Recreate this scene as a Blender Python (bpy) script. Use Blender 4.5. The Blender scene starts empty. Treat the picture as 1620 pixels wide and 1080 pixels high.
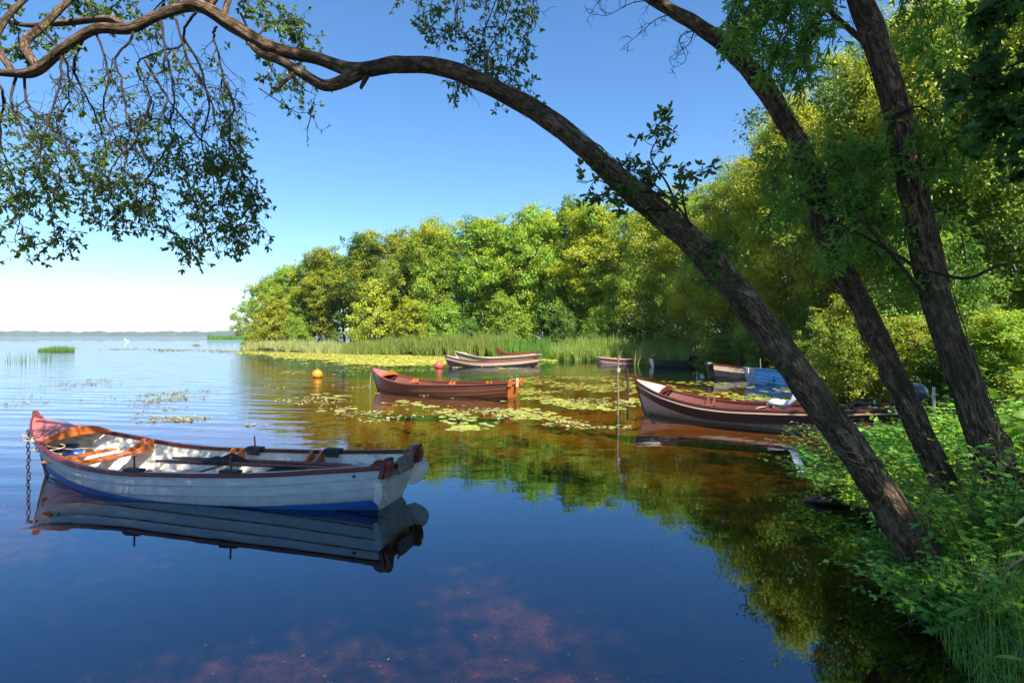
import bpy, math, random
import numpy as np
from mathutils import Vector

scene = bpy.context.scene
COL = scene.collection
R = math.radians

# ------------------------------------------------------------------ camera, sky, sun, exposure
CAM_H, FPX, HX, HY = 2.0, 900.0, 810.0, 531.0      # eye height, focal length in px of the 1620 px wide photo, horizon
cam_d = bpy.data.cameras.new('camera')
cam_d.sensor_width = 36.0
cam_d.lens = 20.0
cam_d.shift_y = -9.0 / 1620.0
cam_d.clip_start, cam_d.clip_end = 0.05, 20000.0
cam = bpy.data.objects.new('camera', cam_d)
COL.objects.link(cam)
cam.location = (0, 0, CAM_H)
cam.rotation_euler = (R(90), 0, 0)
scene.camera = cam

SUN_EL, SUN_AZ = 50.0, 150.0                       # azimuth clockwise from the view direction
world = bpy.data.worlds.new('World')
scene.world = world
world.use_nodes = True
wn, wl = world.node_tree.nodes, world.node_tree.links
sky = wn.new('ShaderNodeTexSky')
sky.sky_type = 'NISHITA'
sky.sun_disc = False
sky.sun_elevation = R(SUN_EL)
sky.sun_rotation = R(SUN_AZ)
sky.air_density = 1.0
sky.dust_density = 0.35
sky.ozone_density = 5.0
sat = wn.new('ShaderNodeHueSaturation')
sat.inputs['Saturation'].default_value = 1.16
wl.new(sky.outputs[0], sat.inputs['Color'])
wl.new(sat.outputs[0], wn['Background'].inputs[0])
wn['Background'].inputs[1].default_value = 0.085

sun_d = bpy.data.lights.new('sun', 'SUN')
sun_d.energy = 5.0
sun_d.angle = R(0.53)
sun_d.color = (1.0, 0.94, 0.84)
sun = bpy.data.objects.new('sun', sun_d)
COL.objects.link(sun)
sdir = Vector((math.cos(R(SUN_EL)) * math.sin(R(SUN_AZ)), math.cos(R(SUN_EL)) * math.cos(R(SUN_AZ)), math.sin(R(SUN_EL))))
sun.rotation_euler = sdir.to_track_quat('Z', 'Y').to_euler()
sun.location = (30, 0, 40)

scene.view_settings.view_transform = 'Standard'
scene.view_settings.look = 'None'
scene.view_settings.exposure = 1.45
scene.view_settings.gamma = 1.0
scene.render.engine = 'CYCLES'
cy = scene.cycles
cy.use_denoising = True
cy.max_bounces = 9
cy.diffuse_bounces = 4
cy.glossy_bounces = 3
cy.transmission_bounces = 4
cy.transparent_max_bounces = 12
cy.caustics_reflective = False
cy.caustics_refractive = False
cy.sample_clamp_indirect = 6.0


def P(px, py, d):
    """a point of the photo (1620 px wide) at distance d in front of the camera"""
    return np.array([(px - HX) / FPX * d, d, CAM_H - (py - HY) / FPX * d])


# ------------------------------------------------------------------ materials
def ramp(nt, fac, stops):
    n = nt.nodes.new('ShaderNodeValToRGB')
    el = n.color_ramp.elements
    while len(el) > 1:
        el.remove(el[-1])
    el[0].position, el[0].color = stops[0][0], (*stops[0][1], 1)
    for p, c in stops[1:]:
        e = el.new(p)
        e.color = (*c, 1)
    nt.links.new(fac, n.inputs[0])
    return n.outputs[0]


def noise(nt, vec, scale, detail=4.0, rough=0.55, dist=0.0):
    n = nt.nodes.new('ShaderNodeTexNoise')
    n.inputs['Scale'].default_value = scale
    n.inputs['Detail'].default_value = detail
    n.inputs['Roughness'].default_value = rough
    n.inputs['Distortion'].default_value = dist
    if vec is not None:
        nt.links.new(vec, n.inputs['Vector'])
    return n.outputs['Fac']


def mapping(nt, vec, scale=(1, 1, 1), rot=(0, 0, 0)):
    n = nt.nodes.new('ShaderNodeMapping')
    n.inputs['Scale'].default_value = scale
    n.inputs['Rotation'].default_value = rot
    nt.links.new(vec, n.inputs['Vector'])
    return n.outputs[0]


def bump(nt, height, strength, dist=0.02, normal=None):
    n = nt.nodes.new('ShaderNodeBump')
    n.inputs['Strength'].default_value = strength
    n.inputs['Distance'].default_value = dist
    nt.links.new(height, n.inputs['Height'])
    if normal is not None:
        nt.links.new(normal, n.inputs['Normal'])
    return n.outputs[0]


def mathn(nt, op, a, b=None, clamp=False):
    n = nt.nodes.new('ShaderNodeMath')
    n.operation = op
    n.use_clamp = clamp
    for i, v in enumerate((a, b)):
        if v is None:
            continue
        if isinstance(v, (int, float)):
            n.inputs[i].default_value = v
        else:
            nt.links.new(v, n.inputs[i])
    return n.outputs[0]


def newmat(name):
    m = bpy.data.materials.new(name)
    m.use_nodes = True
    nt = m.node_tree
    for n in list(nt.nodes):
        if n.type != 'OUTPUT_MATERIAL':
            nt.nodes.remove(n)
    return m, nt, nt.nodes['Material Output']


def surface(name, c1, c2=None, scale=6.0, stretch=(1, 1, 1), rough=0.5, spec=0.4, bump_s=0.0, bump_scale=None,
            metallic=0.0, contrast=(0.35, 0.65), coat=0.0, dirt=None, dirt_z=None):
    """painted, varnished or weathered surface: two tones mixed by noise in object space, optional grime"""
    m, nt, out = newmat(name)
    b = nt.nodes.new('ShaderNodeBsdfPrincipled')
    tc = nt.nodes.new('ShaderNodeTexCoord').outputs['Object']
    vec = mapping(nt, tc, stretch)
    f = noise(nt, vec, scale, 5.0, 0.6, 0.3)
    c2 = c2 or tuple(v * 0.8 for v in c1)
    col = ramp(nt, f, [(contrast[0], c2), (contrast[1], c1)])
    if dirt is not None:
        f2 = noise(nt, mapping(nt, tc, (1.0, 1.0, 2.0)), 5.0, 6.0, 0.7)
        fac = ramp(nt, f2, [(0.48, (0, 0, 0)), (0.68, (1, 1, 1))])
        if dirt_z is not None:
            sep = nt.nodes.new('ShaderNodeSeparateXYZ')
            nt.links.new(tc, sep.inputs[0])
            mr = nt.nodes.new('ShaderNodeMapRange')
            nt.links.new(sep.outputs[2], mr.inputs[0])
            mr.inputs[1].default_value, mr.inputs[2].default_value = dirt_z
            mr.inputs[3].default_value, mr.inputs[4].default_value = 1.0, 0.0
            g = mathn(nt, 'ADD', mathn(nt, 'MULTIPLY', mr.outputs[0], 1.2), mathn(nt, 'MULTIPLY', f2, 0.9))
            fac = mathn(nt, 'SUBTRACT', g, 0.75, True)
        mx = nt.nodes.new('ShaderNodeMix')
        mx.data_type = 'RGBA'
        nt.links.new(fac, mx.inputs[0])
        nt.links.new(col, mx.inputs[6])
        mx.inputs[7].default_value = (*dirt, 1)
        col = mx.outputs[2]
    nt.links.new(col, b.inputs['Base Color'])
    b.inputs['Roughness'].default_value = rough
    b.inputs['Specular IOR Level'].default_value = spec
    b.inputs['Metallic'].default_value = metallic
    b.inputs['Coat Weight'].default_value = coat
    b.inputs['Coat Roughness'].default_value = 0.15
    if bump_s:
        h = noise(nt, vec, bump_scale or scale * 4, 6.0, 0.65)
        nt.links.new(bump(nt, h, bump_s, 0.01), b.inputs['Normal'])
    nt.links.new(b.outputs[0], out.inputs[0])
    return m


def leafmat(name, cols, trans=(0.12, 0.2, 0.015), tw=0.45, rough=0.5, spec=0.3, tint=0.25, gain=1.3):
    """leaf blades: colour varies leaf by leaf and a little plant by plant; light passes through"""
    m, nt, out = newmat(name)
    geo = nt.nodes.new('ShaderNodeNewGeometry')
    oi = nt.nodes.new('ShaderNodeObjectInfo')
    rnd = geo.outputs['Random Per Island']
    n = len(cols)
    col = ramp(nt, rnd, [(i / max(1, n - 1), tuple(min(1, v * gain) for v in c)) for i, c in enumerate(cols)])
    trans = tuple(min(1, v * gain) for v in trans)
    hsv = nt.nodes.new('ShaderNodeHueSaturation')
    nt.links.new(col, hsv.inputs['Color'])
    v = mathn(nt, 'ADD', mathn(nt, 'MULTIPLY', oi.outputs['Random'], tint * 2), 1.0 - tint)
    nt.links.new(v, hsv.inputs['Value'])
    h = mathn(nt, 'ADD', mathn(nt, 'MULTIPLY', oi.outputs['Random'], 0.028), 0.492)
    nt.links.new(h, hsv.inputs['Hue'])
    b = nt.nodes.new('ShaderNodeBsdfPrincipled')
    nt.links.new(hsv.outputs[0], b.inputs['Base Color'])
    b.inputs['Roughness'].default_value = rough
    b.inputs['Specular IOR Level'].default_value = spec
    t = nt.nodes.new('ShaderNodeBsdfTranslucent')
    mixc = nt.nodes.new('ShaderNodeMix')
    mixc.data_type = 'RGBA'
    mixc.inputs[0].default_value = 0.35
    mixc.inputs[6].default_value = (*trans, 1)
    nt.links.new(hsv.outputs[0], mixc.inputs[7])
    nt.links.new(mixc.outputs[2], t.inputs[0])
    mx = nt.nodes.new('ShaderNodeMixShader')
    mx.inputs[0].default_value = tw
    nt.links.new(b.outputs[0], mx.inputs[1])
    nt.links.new(t.outputs[0], mx.inputs[2])
    nt.links.new(mx.outputs[0], out.inputs[0])
    return m


def barkmat(name, c1, c2, c3, rough=0.9, moss=(0.09, 0.095, 0.035)):
    """furrowed bark in the trunk's own unrolled coordinates (metres round, metres along)"""
    m, nt, out = newmat(name)
    uv = nt.nodes.new('ShaderNodeTexCoord').outputs['UV']
    b = nt.nodes.new('ShaderNodeBsdfPrincipled')
    v1 = mapping(nt, uv, (22, 4.5, 1))
    f1 = noise(nt, v1, 1.0, 6.0, 0.65, 0.8)
    f3 = noise(nt, mapping(nt, uv, (46, 5, 1)), 1.0, 4.0, 0.6, 1.6)
    ridge = mathn(nt, 'SUBTRACT', 1.0, mathn(nt, 'MULTIPLY', mathn(nt, 'ABSOLUTE', mathn(nt, 'SUBTRACT', f3, 0.5)), 5.0), True)
    f4 = noise(nt, mapping(nt, uv, (12, 14, 1)), 1.0, 3.0, 0.6, 0.5)
    h = mathn(nt, 'ADD', mathn(nt, 'SUBTRACT', f1, mathn(nt, 'MULTIPLY', ridge, 0.30)), mathn(nt, 'MULTIPLY', f4, 0.4))
    col = ramp(nt, h, [(0.42, c1), (0.64, c2), (0.85, c3)])
    big = noise(nt, mapping(nt, uv, (3, 1.6, 1)), 1.0, 4.0, 0.6)
    fac = ramp(nt, big, [(0.5, (0, 0, 0)), (0.72, (1, 1, 1))])
    mx = nt.nodes.new('ShaderNodeMix')
    mx.data_type = 'RGBA'
    nt.links.new(mathn(nt, 'MULTIPLY', fac, 0.8), mx.inputs[0])
    nt.links.new(col, mx.inputs[6])
    mx.inputs[7].default_value = (*moss, 1)
    nt.links.new(mx.outputs[2], b.inputs['Base Color'])
    b.inputs['Roughness'].default_value = rough
    b.inputs['Specular IOR Level'].default_value = 0.2
    nt.links.new(bump(nt, h, 1.0, 0.05), b.inputs['Normal'])
    nt.links.new(b.outputs[0], out.inputs[0])
    return m


M = {}
M['bark'] = barkmat('willow_bark', (0.06, 0.038, 0.023), (0.32, 0.2, 0.12), (0.55, 0.4, 0.26))
M['bark_far'] = surface('far_bark', (0.24, 0.2, 0.15), (0.11, 0.09, 0.065), 3.0, (1, 1, .3), 0.9, 0.2)
M['twig'] = surface('twig_bark', (0.05, 0.036, 0.03), (0.025, 0.018, 0.016), 9.0, rough=0.8, spec=0.2)
M['creeper'] = surface('creeper_stem', (0.19, 0.13, 0.09), (0.08, 0.055, 0.04), 20.0, rough=0.85, spec=0.2)
M['stem'] = surface('green_stem', (0.1, 0.12, 0.035), (0.06, 0.07, 0.025), 20.0, rough=0.6)
M['leaf_near'] = leafmat('near_willow_leaf', [(0.03, 0.06, 0.012), (0.045, 0.085, 0.014), (0.035, 0.07, 0.016), (0.075, 0.1, 0.014)], (0.22, 0.30, 0.015), 0.4, 0.42, 0.4, gain=1.7)
M['leaf_narrow'] = leafmat('narrow_willow_leaf', [(0.03, 0.07, 0.012), (0.05, 0.1, 0.015), (0.04, 0.085, 0.02), (0.09, 0.13, 0.015)], (0.17, 0.28, 0.02), 0.42, 0.45, 0.35, gain=2.7)
M['leaf_dark'] = leafmat('dark_broad_leaf', [(0.015, 0.045, 0.012), (0.025, 0.06, 0.014), (0.03, 0.07, 0.012)], (0.07, 0.16, 0.015), 0.35, 0.45, 0.3, gain=2.8)
M['leaf_mid'] = leafmat('mid_green_leaf', [(0.055, 0.09, 0.012), (0.078, 0.115, 0.014), (0.105, 0.135, 0.014), (0.06, 0.1, 0.018)], (0.22, 0.28, 0.014), 0.42, gain=2.6)
M['leaf_yellow'] = leafmat('yellow_green_leaf', [(0.10, 0.12, 0.012), (0.13, 0.145, 0.014), (0.155, 0.16, 0.014), (0.08, 0.11, 0.014)], (0.33, 0.34, 0.014), 0.42, gain=2.4)
M['leaf_deep'] = leafmat('deep_green_leaf', [(0.034, 0.065, 0.014), (0.05, 0.085, 0.015), (0.068, 0.1, 0.015)], (0.14, 0.21, 0.014), 0.4, gain=2.2)
M['leaf_wood'] = leafmat('wood_leaf', [(0.03, 0.055, 0.012), (0.04, 0.07, 0.014), (0.05, 0.08, 0.014)], (0.1, 0.16, 0.014), 0.38)
M['leaf_lime'] = leafmat('lime_herb_leaf', [(0.09, 0.14, 0.014), (0.12, 0.17, 0.016), (0.07, 0.12, 0.014), (0.16, 0.19, 0.02)], (0.24, 0.34, 0.02), 0.4, gain=2.6)
M['leaf_herb'] = leafmat('herb_leaf', [(0.04, 0.1, 0.014), (0.06, 0.13, 0.018), (0.08, 0.14, 0.018), (0.035, 0.08, 0.014)], (0.16, 0.28, 0.02), 0.38, gain=2.7)
M['grass'] = leafmat('grass_blade', [(0.04, 0.1, 0.014), (0.06, 0.14, 0.016), (0.1, 0.15, 0.03), (0.04, 0.09, 0.016), (0.16, 0.16, 0.06)], (0.12, 0.25, 0.02), 0.35, gain=2.8)
M['reed'] = leafmat('reed_blade', [(0.09, 0.14, 0.02), (0.13, 0.18, 0.025), (0.17, 0.19, 0.04), (0.1, 0.16, 0.02), (0.2, 0.2, 0.08)], (0.22, 0.3, 0.03), 0.35, gain=1.6)
M['pad'] = leafmat('lily_pad', [(0.13, 0.135, 0.02), (0.17, 0.16, 0.025), (0.10, 0.12, 0.02), (0.21, 0.18, 0.03), (0.09, 0.10, 0.02)], (0.15, 0.2, 0.03), 0.1, 0.3, 0.6, gain=2.5)
M['weed'] = leafmat('floating_weed', [(0.24, 0.22, 0.03), (0.3, 0.27, 0.04), (0.2, 0.2, 0.03), (0.33, 0.28, 0.06)], (0.2, 0.2, 0.03), 0.1, 0.45, 0.4)
M['weed_pale'] = leafmat('pale_floating_leaf', [(0.11, 0.10, 0.03), (0.17, 0.16, 0.06), (0.08, 0.085, 0.025), (0.14, 0.10, 0.04)], (0.2, 0.2, 0.05), 0.1, 0.45, 0.4, gain=1.7)

M['white_paint'] = surface('white_hull_paint', (0.74, 0.76, 0.75), (0.62, 0.65, 0.65), 5, (1, 1, 3), 0.45, 0.4, 0.06, 30, dirt=(0.42, 0.42, 0.36), dirt_z=(-0.1, 0.45))
M['white_inside'] = surface('white_inside_paint', (0.84, 0.8, 0.7), (0.7, 0.64, 0.52), 6, (1, 2, 2), 0.55, 0.3, 0.1, 40, dirt=(0.42, 0.34, 0.22))
M['blue_paint'] = surface('blue_bottom_paint', (0.02, 0.14, 0.42), (0.015, 0.1, 0.33), 5, (1, 1, 2), 0.45, 0.4, 0.06, 30)
M['mahogany'] = surface('red_varnished_wood', (0.2, 0.045, 0.022), (0.12, 0.025, 0.014), 5, (1, 14, 14), 0.3, 0.5, 0.06, 14, coat=0.35)
M['mahogany_dark'] = surface('dark_red_gunwale_wood', (0.13, 0.022, 0.016), (0.08, 0.014, 0.011), 5, (1, 14, 14), 0.35, 0.5, 0.06, 14, coat=0.25)
M['deck_pink'] = surface('pinkish_red_deck_varnish', (0.42, 0.12, 0.085), (0.33, 0.085, 0.06), 5, (1, 16, 16), 0.32, 0.5, 0.04, 14, coat=0.3)
M['orange_wood'] = surface('orange_varnished_wood', (0.5, 0.15, 0.03), (0.4, 0.1, 0.018), 5, (14, 1, 14), 0.35, 0.5, 0.05, 14, coat=0.25)
M['brown_hull'] = surface('brown_varnished_planks', (0.17, 0.068, 0.03), (0.10, 0.04, 0.018), 4, (1, 10, 14), 0.35, 0.5, 0.06, 14, coat=0.2)
M['brown_inside'] = surface('brown_inside_planks', (0.17, 0.06, 0.04), (0.1, 0.035, 0.024), 4, (1, 10, 10), 0.5, 0.4, 0.06, 14)
M['pink_planks'] = surface('pinkish_worn_planks', (0.6, 0.37, 0.31), (0.46, 0.27, 0.22), 4, (1, 5, 8), 0.5, 0.35, 0.1, 14, dirt=(0.12, 0.12, 0.03), dirt_z=(-0.02, 0.26))
M['maroon'] = surface('maroon_strake_paint', (0.1, 0.026, 0.02), (0.065, 0.017, 0.014), 4, (1, 5, 8), 0.4, 0.4, 0.08, 14)
M['cream'] = surface('cream_strake_paint', (0.46, 0.34, 0.25), (0.36, 0.26, 0.18), 5, (1, 4, 6), 0.5, 0.35, 0.08, 20)
M['black_hull'] = surface('black_hull_paint', (0.022, 0.022, 0.03), (0.012, 0.012, 0.016), 5, rough=0.45)
M['dark_green'] = surface('dark_green_hull_paint', (0.03, 0.055, 0.042), (0.018, 0.036, 0.03), 5, rough=0.5)
M['azure'] = surface('azure_hull_paint', (0.006, 0.065, 0.2), (0.005, 0.045, 0.14), 5, rough=0.45)
M['sky_blue'] = surface('pale_blue_paint', (0.08, 0.33, 0.55), (0.06, 0.26, 0.46), 5, rough=0.45, dirt=(0.4, 0.4, 0.38))
M['grey_paint'] = surface('grey_weathered_paint', (0.36, 0.33, 0.29), (0.26, 0.23, 0.2), 5, rough=0.65, dirt=(0.15, 0.12, 0.08))
M['pale_plastic'] = surface('ivory_plastic', (0.72, 0.68, 0.6), (0.6, 0.56, 0.48), 4, rough=0.4, dirt=(0.4, 0.34, 0.26))
M['white_plastic'] = surface('white_plastic', (0.8, 0.82, 0.84), (0.7, 0.72, 0.75), 4, rough=0.35)
M['black_plastic'] = surface('black_plastic', (0.025, 0.025, 0.028), (0.015, 0.015, 0.017), 10, rough=0.4)
M['dark_mat'] = surface('charcoal_rubber', (0.03, 0.032, 0.038), (0.018, 0.018, 0.02), 14, rough=0.7)
M['steel'] = surface('galvanised_steel', (0.45, 0.47, 0.5), (0.32, 0.34, 0.37), 12, rough=0.45, metallic=0.8)
M['dark_iron'] = surface('rusty_dark_iron', (0.07, 0.05, 0.045), (0.03, 0.022, 0.02), 30, rough=0.65, metallic=0.5)
M['rope'] = surface('pale_rope', (0.42, 0.35, 0.25), (0.26, 0.21, 0.14), 40, rough=0.9, spec=0.1)
M['blue_plastic'] = surface('blue_plastic', (0.01, 0.12, 0.5), (0.01, 0.08, 0.38), 4, rough=0.35)
M['navy_paint'] = surface('dull_blue_paint', (0.03, 0.06, 0.13), (0.02, 0.04, 0.09), 4, rough=0.5)
M['buoy_orange'] = surface('orange_buoy_skin', (0.85, 0.3, 0.01), (0.72, 0.2, 0.01), 4, rough=0.35, dirt=(0.3, 0.16, 0.03), dirt_z=(-0.1, 0.16))
M['buoy_red'] = surface('red_pink_buoy_skin', (0.75, 0.11, 0.08), (0.62, 0.08, 0.06), 4, rough=0.4)
M['old_wood'] = surface('weathered_grey_wood', (0.24, 0.19, 0.15), (0.11, 0.085, 0.065), 5, (8, 8, 1), 0.85, 0.2, 0.2, 20)
M['wet_wood'] = surface('wet_black_wood', (0.03, 0.022, 0.016), (0.014, 0.01, 0.008), 5, (8, 8, 1), 0.5, 0.4, 0.2, 20)
M['transom_pad'] = surface('worn_grey_board', (0.28, 0.22, 0.18), (0.12, 0.09, 0.075), 24, (1, 1, 1), 0.8, 0.2, 0.1, 30)
M['chrome_dark'] = surface('grey_cowl_plastic', (0.1, 0.11, 0.13), (0.06, 0.065, 0.08), 6, rough=0.25, spec=0.6)
M['feather'] = surface('white_feathers', (0.85, 0.85, 0.83), (0.75, 0.75, 0.72), 8, rough=0.7)


def two_tone_hull(name, low, high):
    """white topsides over a blue bottom; the painted line sweeps up towards bow and stern"""
    m, nt, out = newmat(name)
    b = nt.nodes.new('ShaderNodeBsdfPrincipled')
    tc = nt.nodes.new('ShaderNodeTexCoord').outputs['Object']
    sep = nt.nodes.new('ShaderNodeSeparateXYZ')
    nt.links.new(tc, sep.inputs[0])
    u = mathn(nt, 'DIVIDE', mathn(nt, 'SUBTRACT', sep.outputs[0], 2.3), 3.1)
    up = mathn(nt, 'MAXIMUM', u, 0.0)
    um = mathn(nt, 'MINIMUM', u, 0.0)
    line = mathn(nt, 'ADD', mathn(nt, 'MULTIPLY', mathn(nt, 'POWER', up, 2.2), 0.40), mathn(nt, 'MULTIPLY', mathn(nt, 'MULTIPLY', um, um), 0.25))
    line = mathn(nt, 'ADD', line, 0.0)
    f = noise(nt, mapping(nt, tc, (1, 3, 3)), 5.0, 6.0, 0.65)
    side = mathn(nt, 'SUBTRACT', sep.outputs[2], mathn(nt, 'ADD', line, mathn(nt, 'MULTIPLY', f, 0.012)))
    fac = mathn(nt, 'MULTIPLY', side, 160.0, True)
    hi = ramp(nt, f, [(0.32, tuple(v * .78 for v in high)), (0.62, high)])
    # water stains just above the line and scuffs along the planks
    f2 = noise(nt, mapping(nt, tc, (2.5, 2.5, .7)), 4.0, 6.0, 0.75, 0.5)
    st = mathn(nt, 'MULTIPLY', mathn(nt, 'SUBTRACT', 1.0, mathn(nt, 'MULTIPLY', side, 7.0), True), mathn(nt, 'MULTIPLY', mathn(nt, 'SUBTRACT', f2, 0.35), 3.0, True))
    mx0 = nt.nodes.new('ShaderNodeMix'); mx0.data_type = 'RGBA'
    nt.links.new(mathn(nt, 'MULTIPLY', st, 0.7), mx0.inputs[0])
    nt.links.new(hi, mx0.inputs[6])
    mx0.inputs[7].default_value = (0.22, 0.21, 0.15, 1)
    lo = ramp(nt, f, [(0.32, tuple(v * .7 for v in low)), (0.62, low)])
    mx = nt.nodes.new('ShaderNodeMix'); mx.data_type = 'RGBA'
    nt.links.new(fac, mx.inputs[0])
    nt.links.new(lo, mx.inputs[6])
    nt.links.new(mx0.outputs[2], mx.inputs[7])
    nt.links.new(mx.outputs[2], b.inputs['Base Color'])
    b.inputs['Roughness'].default_value = 0.42
    nt.links.new(bump(nt, noise(nt, mapping(nt, tc, (1, 4, 4)), 30.0, 5.0, 0.6), 0.08, 0.01), b.inputs['Normal'])
    nt.links.new(b.outputs[0], out.inputs[0])
    return m


M['boat_paint'] = two_tone_hull('white_over_blue_hull_paint', (0.016, 0.12, 0.36), (0.47, 0.51, 0.54))


# ------------------------------------------------------------------ mesh helpers
class MB:
    """collects vertices and faces of ONE part, then builds it as one mesh object"""

    def __init__(self):
        self.v, self.f, self.mi, self.uv, self.n = [], [], [], [], 0

    def add(self, V, faces, mi=0, uv=None):
        V = np.asarray(V, float).reshape(-1, 3)
        faces = np.asarray(faces, int)
        self.v.append(V)
        self.f.append(faces + self.n)
        self.mi.append(np.full(len(faces), mi) if np.isscalar(mi) else np.asarray(mi))
        self.uv.append(np.zeros((len(V), 2)) if uv is None else np.asarray(uv, float))
        self.n += len(V)

    def grid(self, G, mi=0, uv=None, flip=False):
        G = np.asarray(G, float)
        a, b = G.shape[:2]
        idx = np.arange(a * b).reshape(a, b)
        q = np.stack([idx[:-1, :-1], idx[1:, :-1], idx[1:, 1:], idx[:-1, 1:]], -1).reshape(-1, 4)
        if flip:
            q = q[:, ::-1]
        self.add(G.reshape(-1, 3), q, mi, None if uv is None else np.asarray(uv).reshape(-1, 2))

    def tube(self, pts, rad, k=6, mi=0, cap=True, bump_fn=None, flat=1.0):
        pts = np.asarray(pts, float)
        n = len(pts)
        rad = np.broadcast_to(np.asarray(rad, float), (n,))
        T = np.gradient(pts, axis=0)
        T /= np.linalg.norm(T, axis=1, keepdims=True) + 1e-12
        u = np.array([0, 0, 1.0]) if abs(T[0][2]) < 0.9 else np.array([1.0, 0, 0])
        U = np.zeros_like(pts)
        for i in range(n):
            u = u - T[i] * np.dot(u, T[i])
            u /= np.linalg.norm(u) + 1e-12
            U[i] = u
        W = np.cross(T, U)
        a = np.linspace(0, 2 * math.pi, k + 1)
        rr = rad[:, None] * np.ones(k + 1)
        L = np.concatenate([[0], np.cumsum(np.linalg.norm(np.diff(pts, axis=0), axis=1))])
        if bump_fn is not None:
            rr = rr * bump_fn(a[None, :], L[:, None], rad[:, None])
        G = pts[:, None, :] + rr[..., None] * (np.cos(a)[None, :, None] * U[:, None, :] + flat * np.sin(a)[None, :, None] * W[:, None, :])
        uv = np.stack([np.broadcast_to(a[None, :], rr.shape) * np.maximum(rad.mean(), 0.03), np.broadcast_to(L[:, None], rr.shape)], -1)
        self.grid(G, mi, uv)
        if cap:
            for e in (0, n - 1):
                ring = G[e, :k]
                c = ring.mean(0)
                V = np.vstack([ring, c])
                self.addtri(V, np.array([[i, (i + 1) % k, k] if e else [(i + 1) % k, i, k] for i in range(k)]), mi)

    def addtri(self, V, F, mi=0):
        F = np.asarray(F, int)
        self.v.append(np.asarray(V, float))
        self.f.append(F + self.n)
        self.mi.append(np.full(len(F), mi))
        self.uv.append(np.zeros((len(V), 2)))
        self.n += len(V)

    def prism(self, poly, thick_vec, mi=0):
        """a closed outline (3-D points) with real thickness"""
        poly = np.asarray(poly, float)
        t = np.asarray(thick_vec, float)
        n = len(poly)
        A, B = poly - t / 2, poly + t / 2
        for ring, rev in ((A, True), (B, False)):
            self.v.append(ring)
            f = np.arange(n)[::-1] if rev else np.arange(n)
            self.f.append((f + self.n)[None, :])
            self.mi.append(np.array([mi]))
            self.uv.append(np.zeros((n, 2)))
            self.n += n
        for i in range(n):
            j = (i + 1) % n
            self.add([A[i], A[j], B[j], B[i]], [[0, 1, 2, 3]], mi)

    def box(self, c, s, mi=0, bev=0.0, M3=None):
        """box with chamfered edges; c centre, s size, M3 optional 3x3 rotation"""
        c, s = np.asarray(c, float), np.asarray(s, float) / 2
        b = min(bev, s.min() * 0.9)
        V, idx = [], {}
        for sx in (-1, 1):
            for sy in (-1, 1):
                for sz in (-1, 1):
                    for ax in range(3):
                        p = np.array([sx, sy, sz]) * (s - b)
                        p[ax] += (sx, sy, sz)[ax] * b
                        idx[(sx, sy, sz, ax)] = len(V)
                        V.append(p)
        V = np.array(V)
        if M3 is not None:
            V = V @ np.asarray(M3).T
        V = V + c
        F, T = [], []
        sg = (-1, 1)
        for ax in range(3):
            o = [a for a in range(3) if a != ax]
            for s0 in sg:
                q = []
                for a_, b_ in ((-1, -1), (1, -1), (1, 1), (-1, 1)):
                    k = [0, 0, 0]
                    k[ax], k[o[0]], k[o[1]] = s0, a_, b_
                    q.append(idx[(*k, ax)])
                F.append(q)
            for a_ in sg:
                for b_ in sg:
                    q = []
                    for s0, axx in ((-1, o[0]), (1, o[0]), (1, o[1]), (-1, o[1])):
                        k = [0, 0, 0]
                        k[ax], k[o[0]], k[o[1]] = s0, a_, b_
                        q.append(idx[(*k, axx)])
                    F.append(q)
        for sx in sg:
            for sy in sg:
                for sz in sg:
                    T.append([idx[(sx, sy, sz, a)] for a in range(3)])
        n0 = self.n
        self.add(V, F, mi)
        self.f.append(np.array(T) + n0)
        self.mi.append(np.full(len(T), mi))

    def ball(self, c, r, nu=16, nv=10, mi=0, fn=None):
        th = np.linspace(0, 2 * math.pi, nu + 1)
        ph = np.linspace(-math.pi / 2, math.pi / 2, nv + 1)
        r = np.broadcast_to(np.asarray(r, float), (3,))
        G = np.stack([np.cos(ph)[:, None] * np.cos(th)[None, :] * r[0], np.cos(ph)[:, None] * np.sin(th)[None, :] * r[1],
                      np.broadcast_to(np.sin(ph)[:, None], (nv + 1, nu + 1)) * r[2]], -1)
        if fn is not None:
            G = fn(G)
        self.grid((G + np.asarray(c))[:, ::-1], mi)

    def leaves(self, pos, axis, nrm, L, W, shape='quad', mi=0):
        """vectorised leaf blades; every leaf is its own little island"""
        pos, axis, nrm = (np.asarray(a, float) for a in (pos, axis, nrm))
        n = len(pos)
        if n == 0:
            return
        axis = axis / (np.linalg.norm(axis, axis=1, keepdims=True) + 1e-9)
        side = np.cross(axis, nrm)
        side /= np.linalg.norm(side, axis=1, keepdims=True) + 1e-9
        nn = np.cross(side, axis)
        L = np.broadcast_to(np.asarray(L, float), (n,))[:, None]
        W = np.broadcast_to(np.asarray(W, float), (n,))[:, None]
        tpl = LEAF[shape]
        V = np.stack([pos + u * L * axis + v * W * side + w * W * nn for u, v, w in tpl[0]], 1)
        k = len(tpl[0])
        F = (np.arange(n)[:, None, None] * k + np.array(tpl[1])[None]).reshape(-1, len(tpl[1][0]))
        self.add(V.reshape(-1, 3), F, mi)

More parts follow.
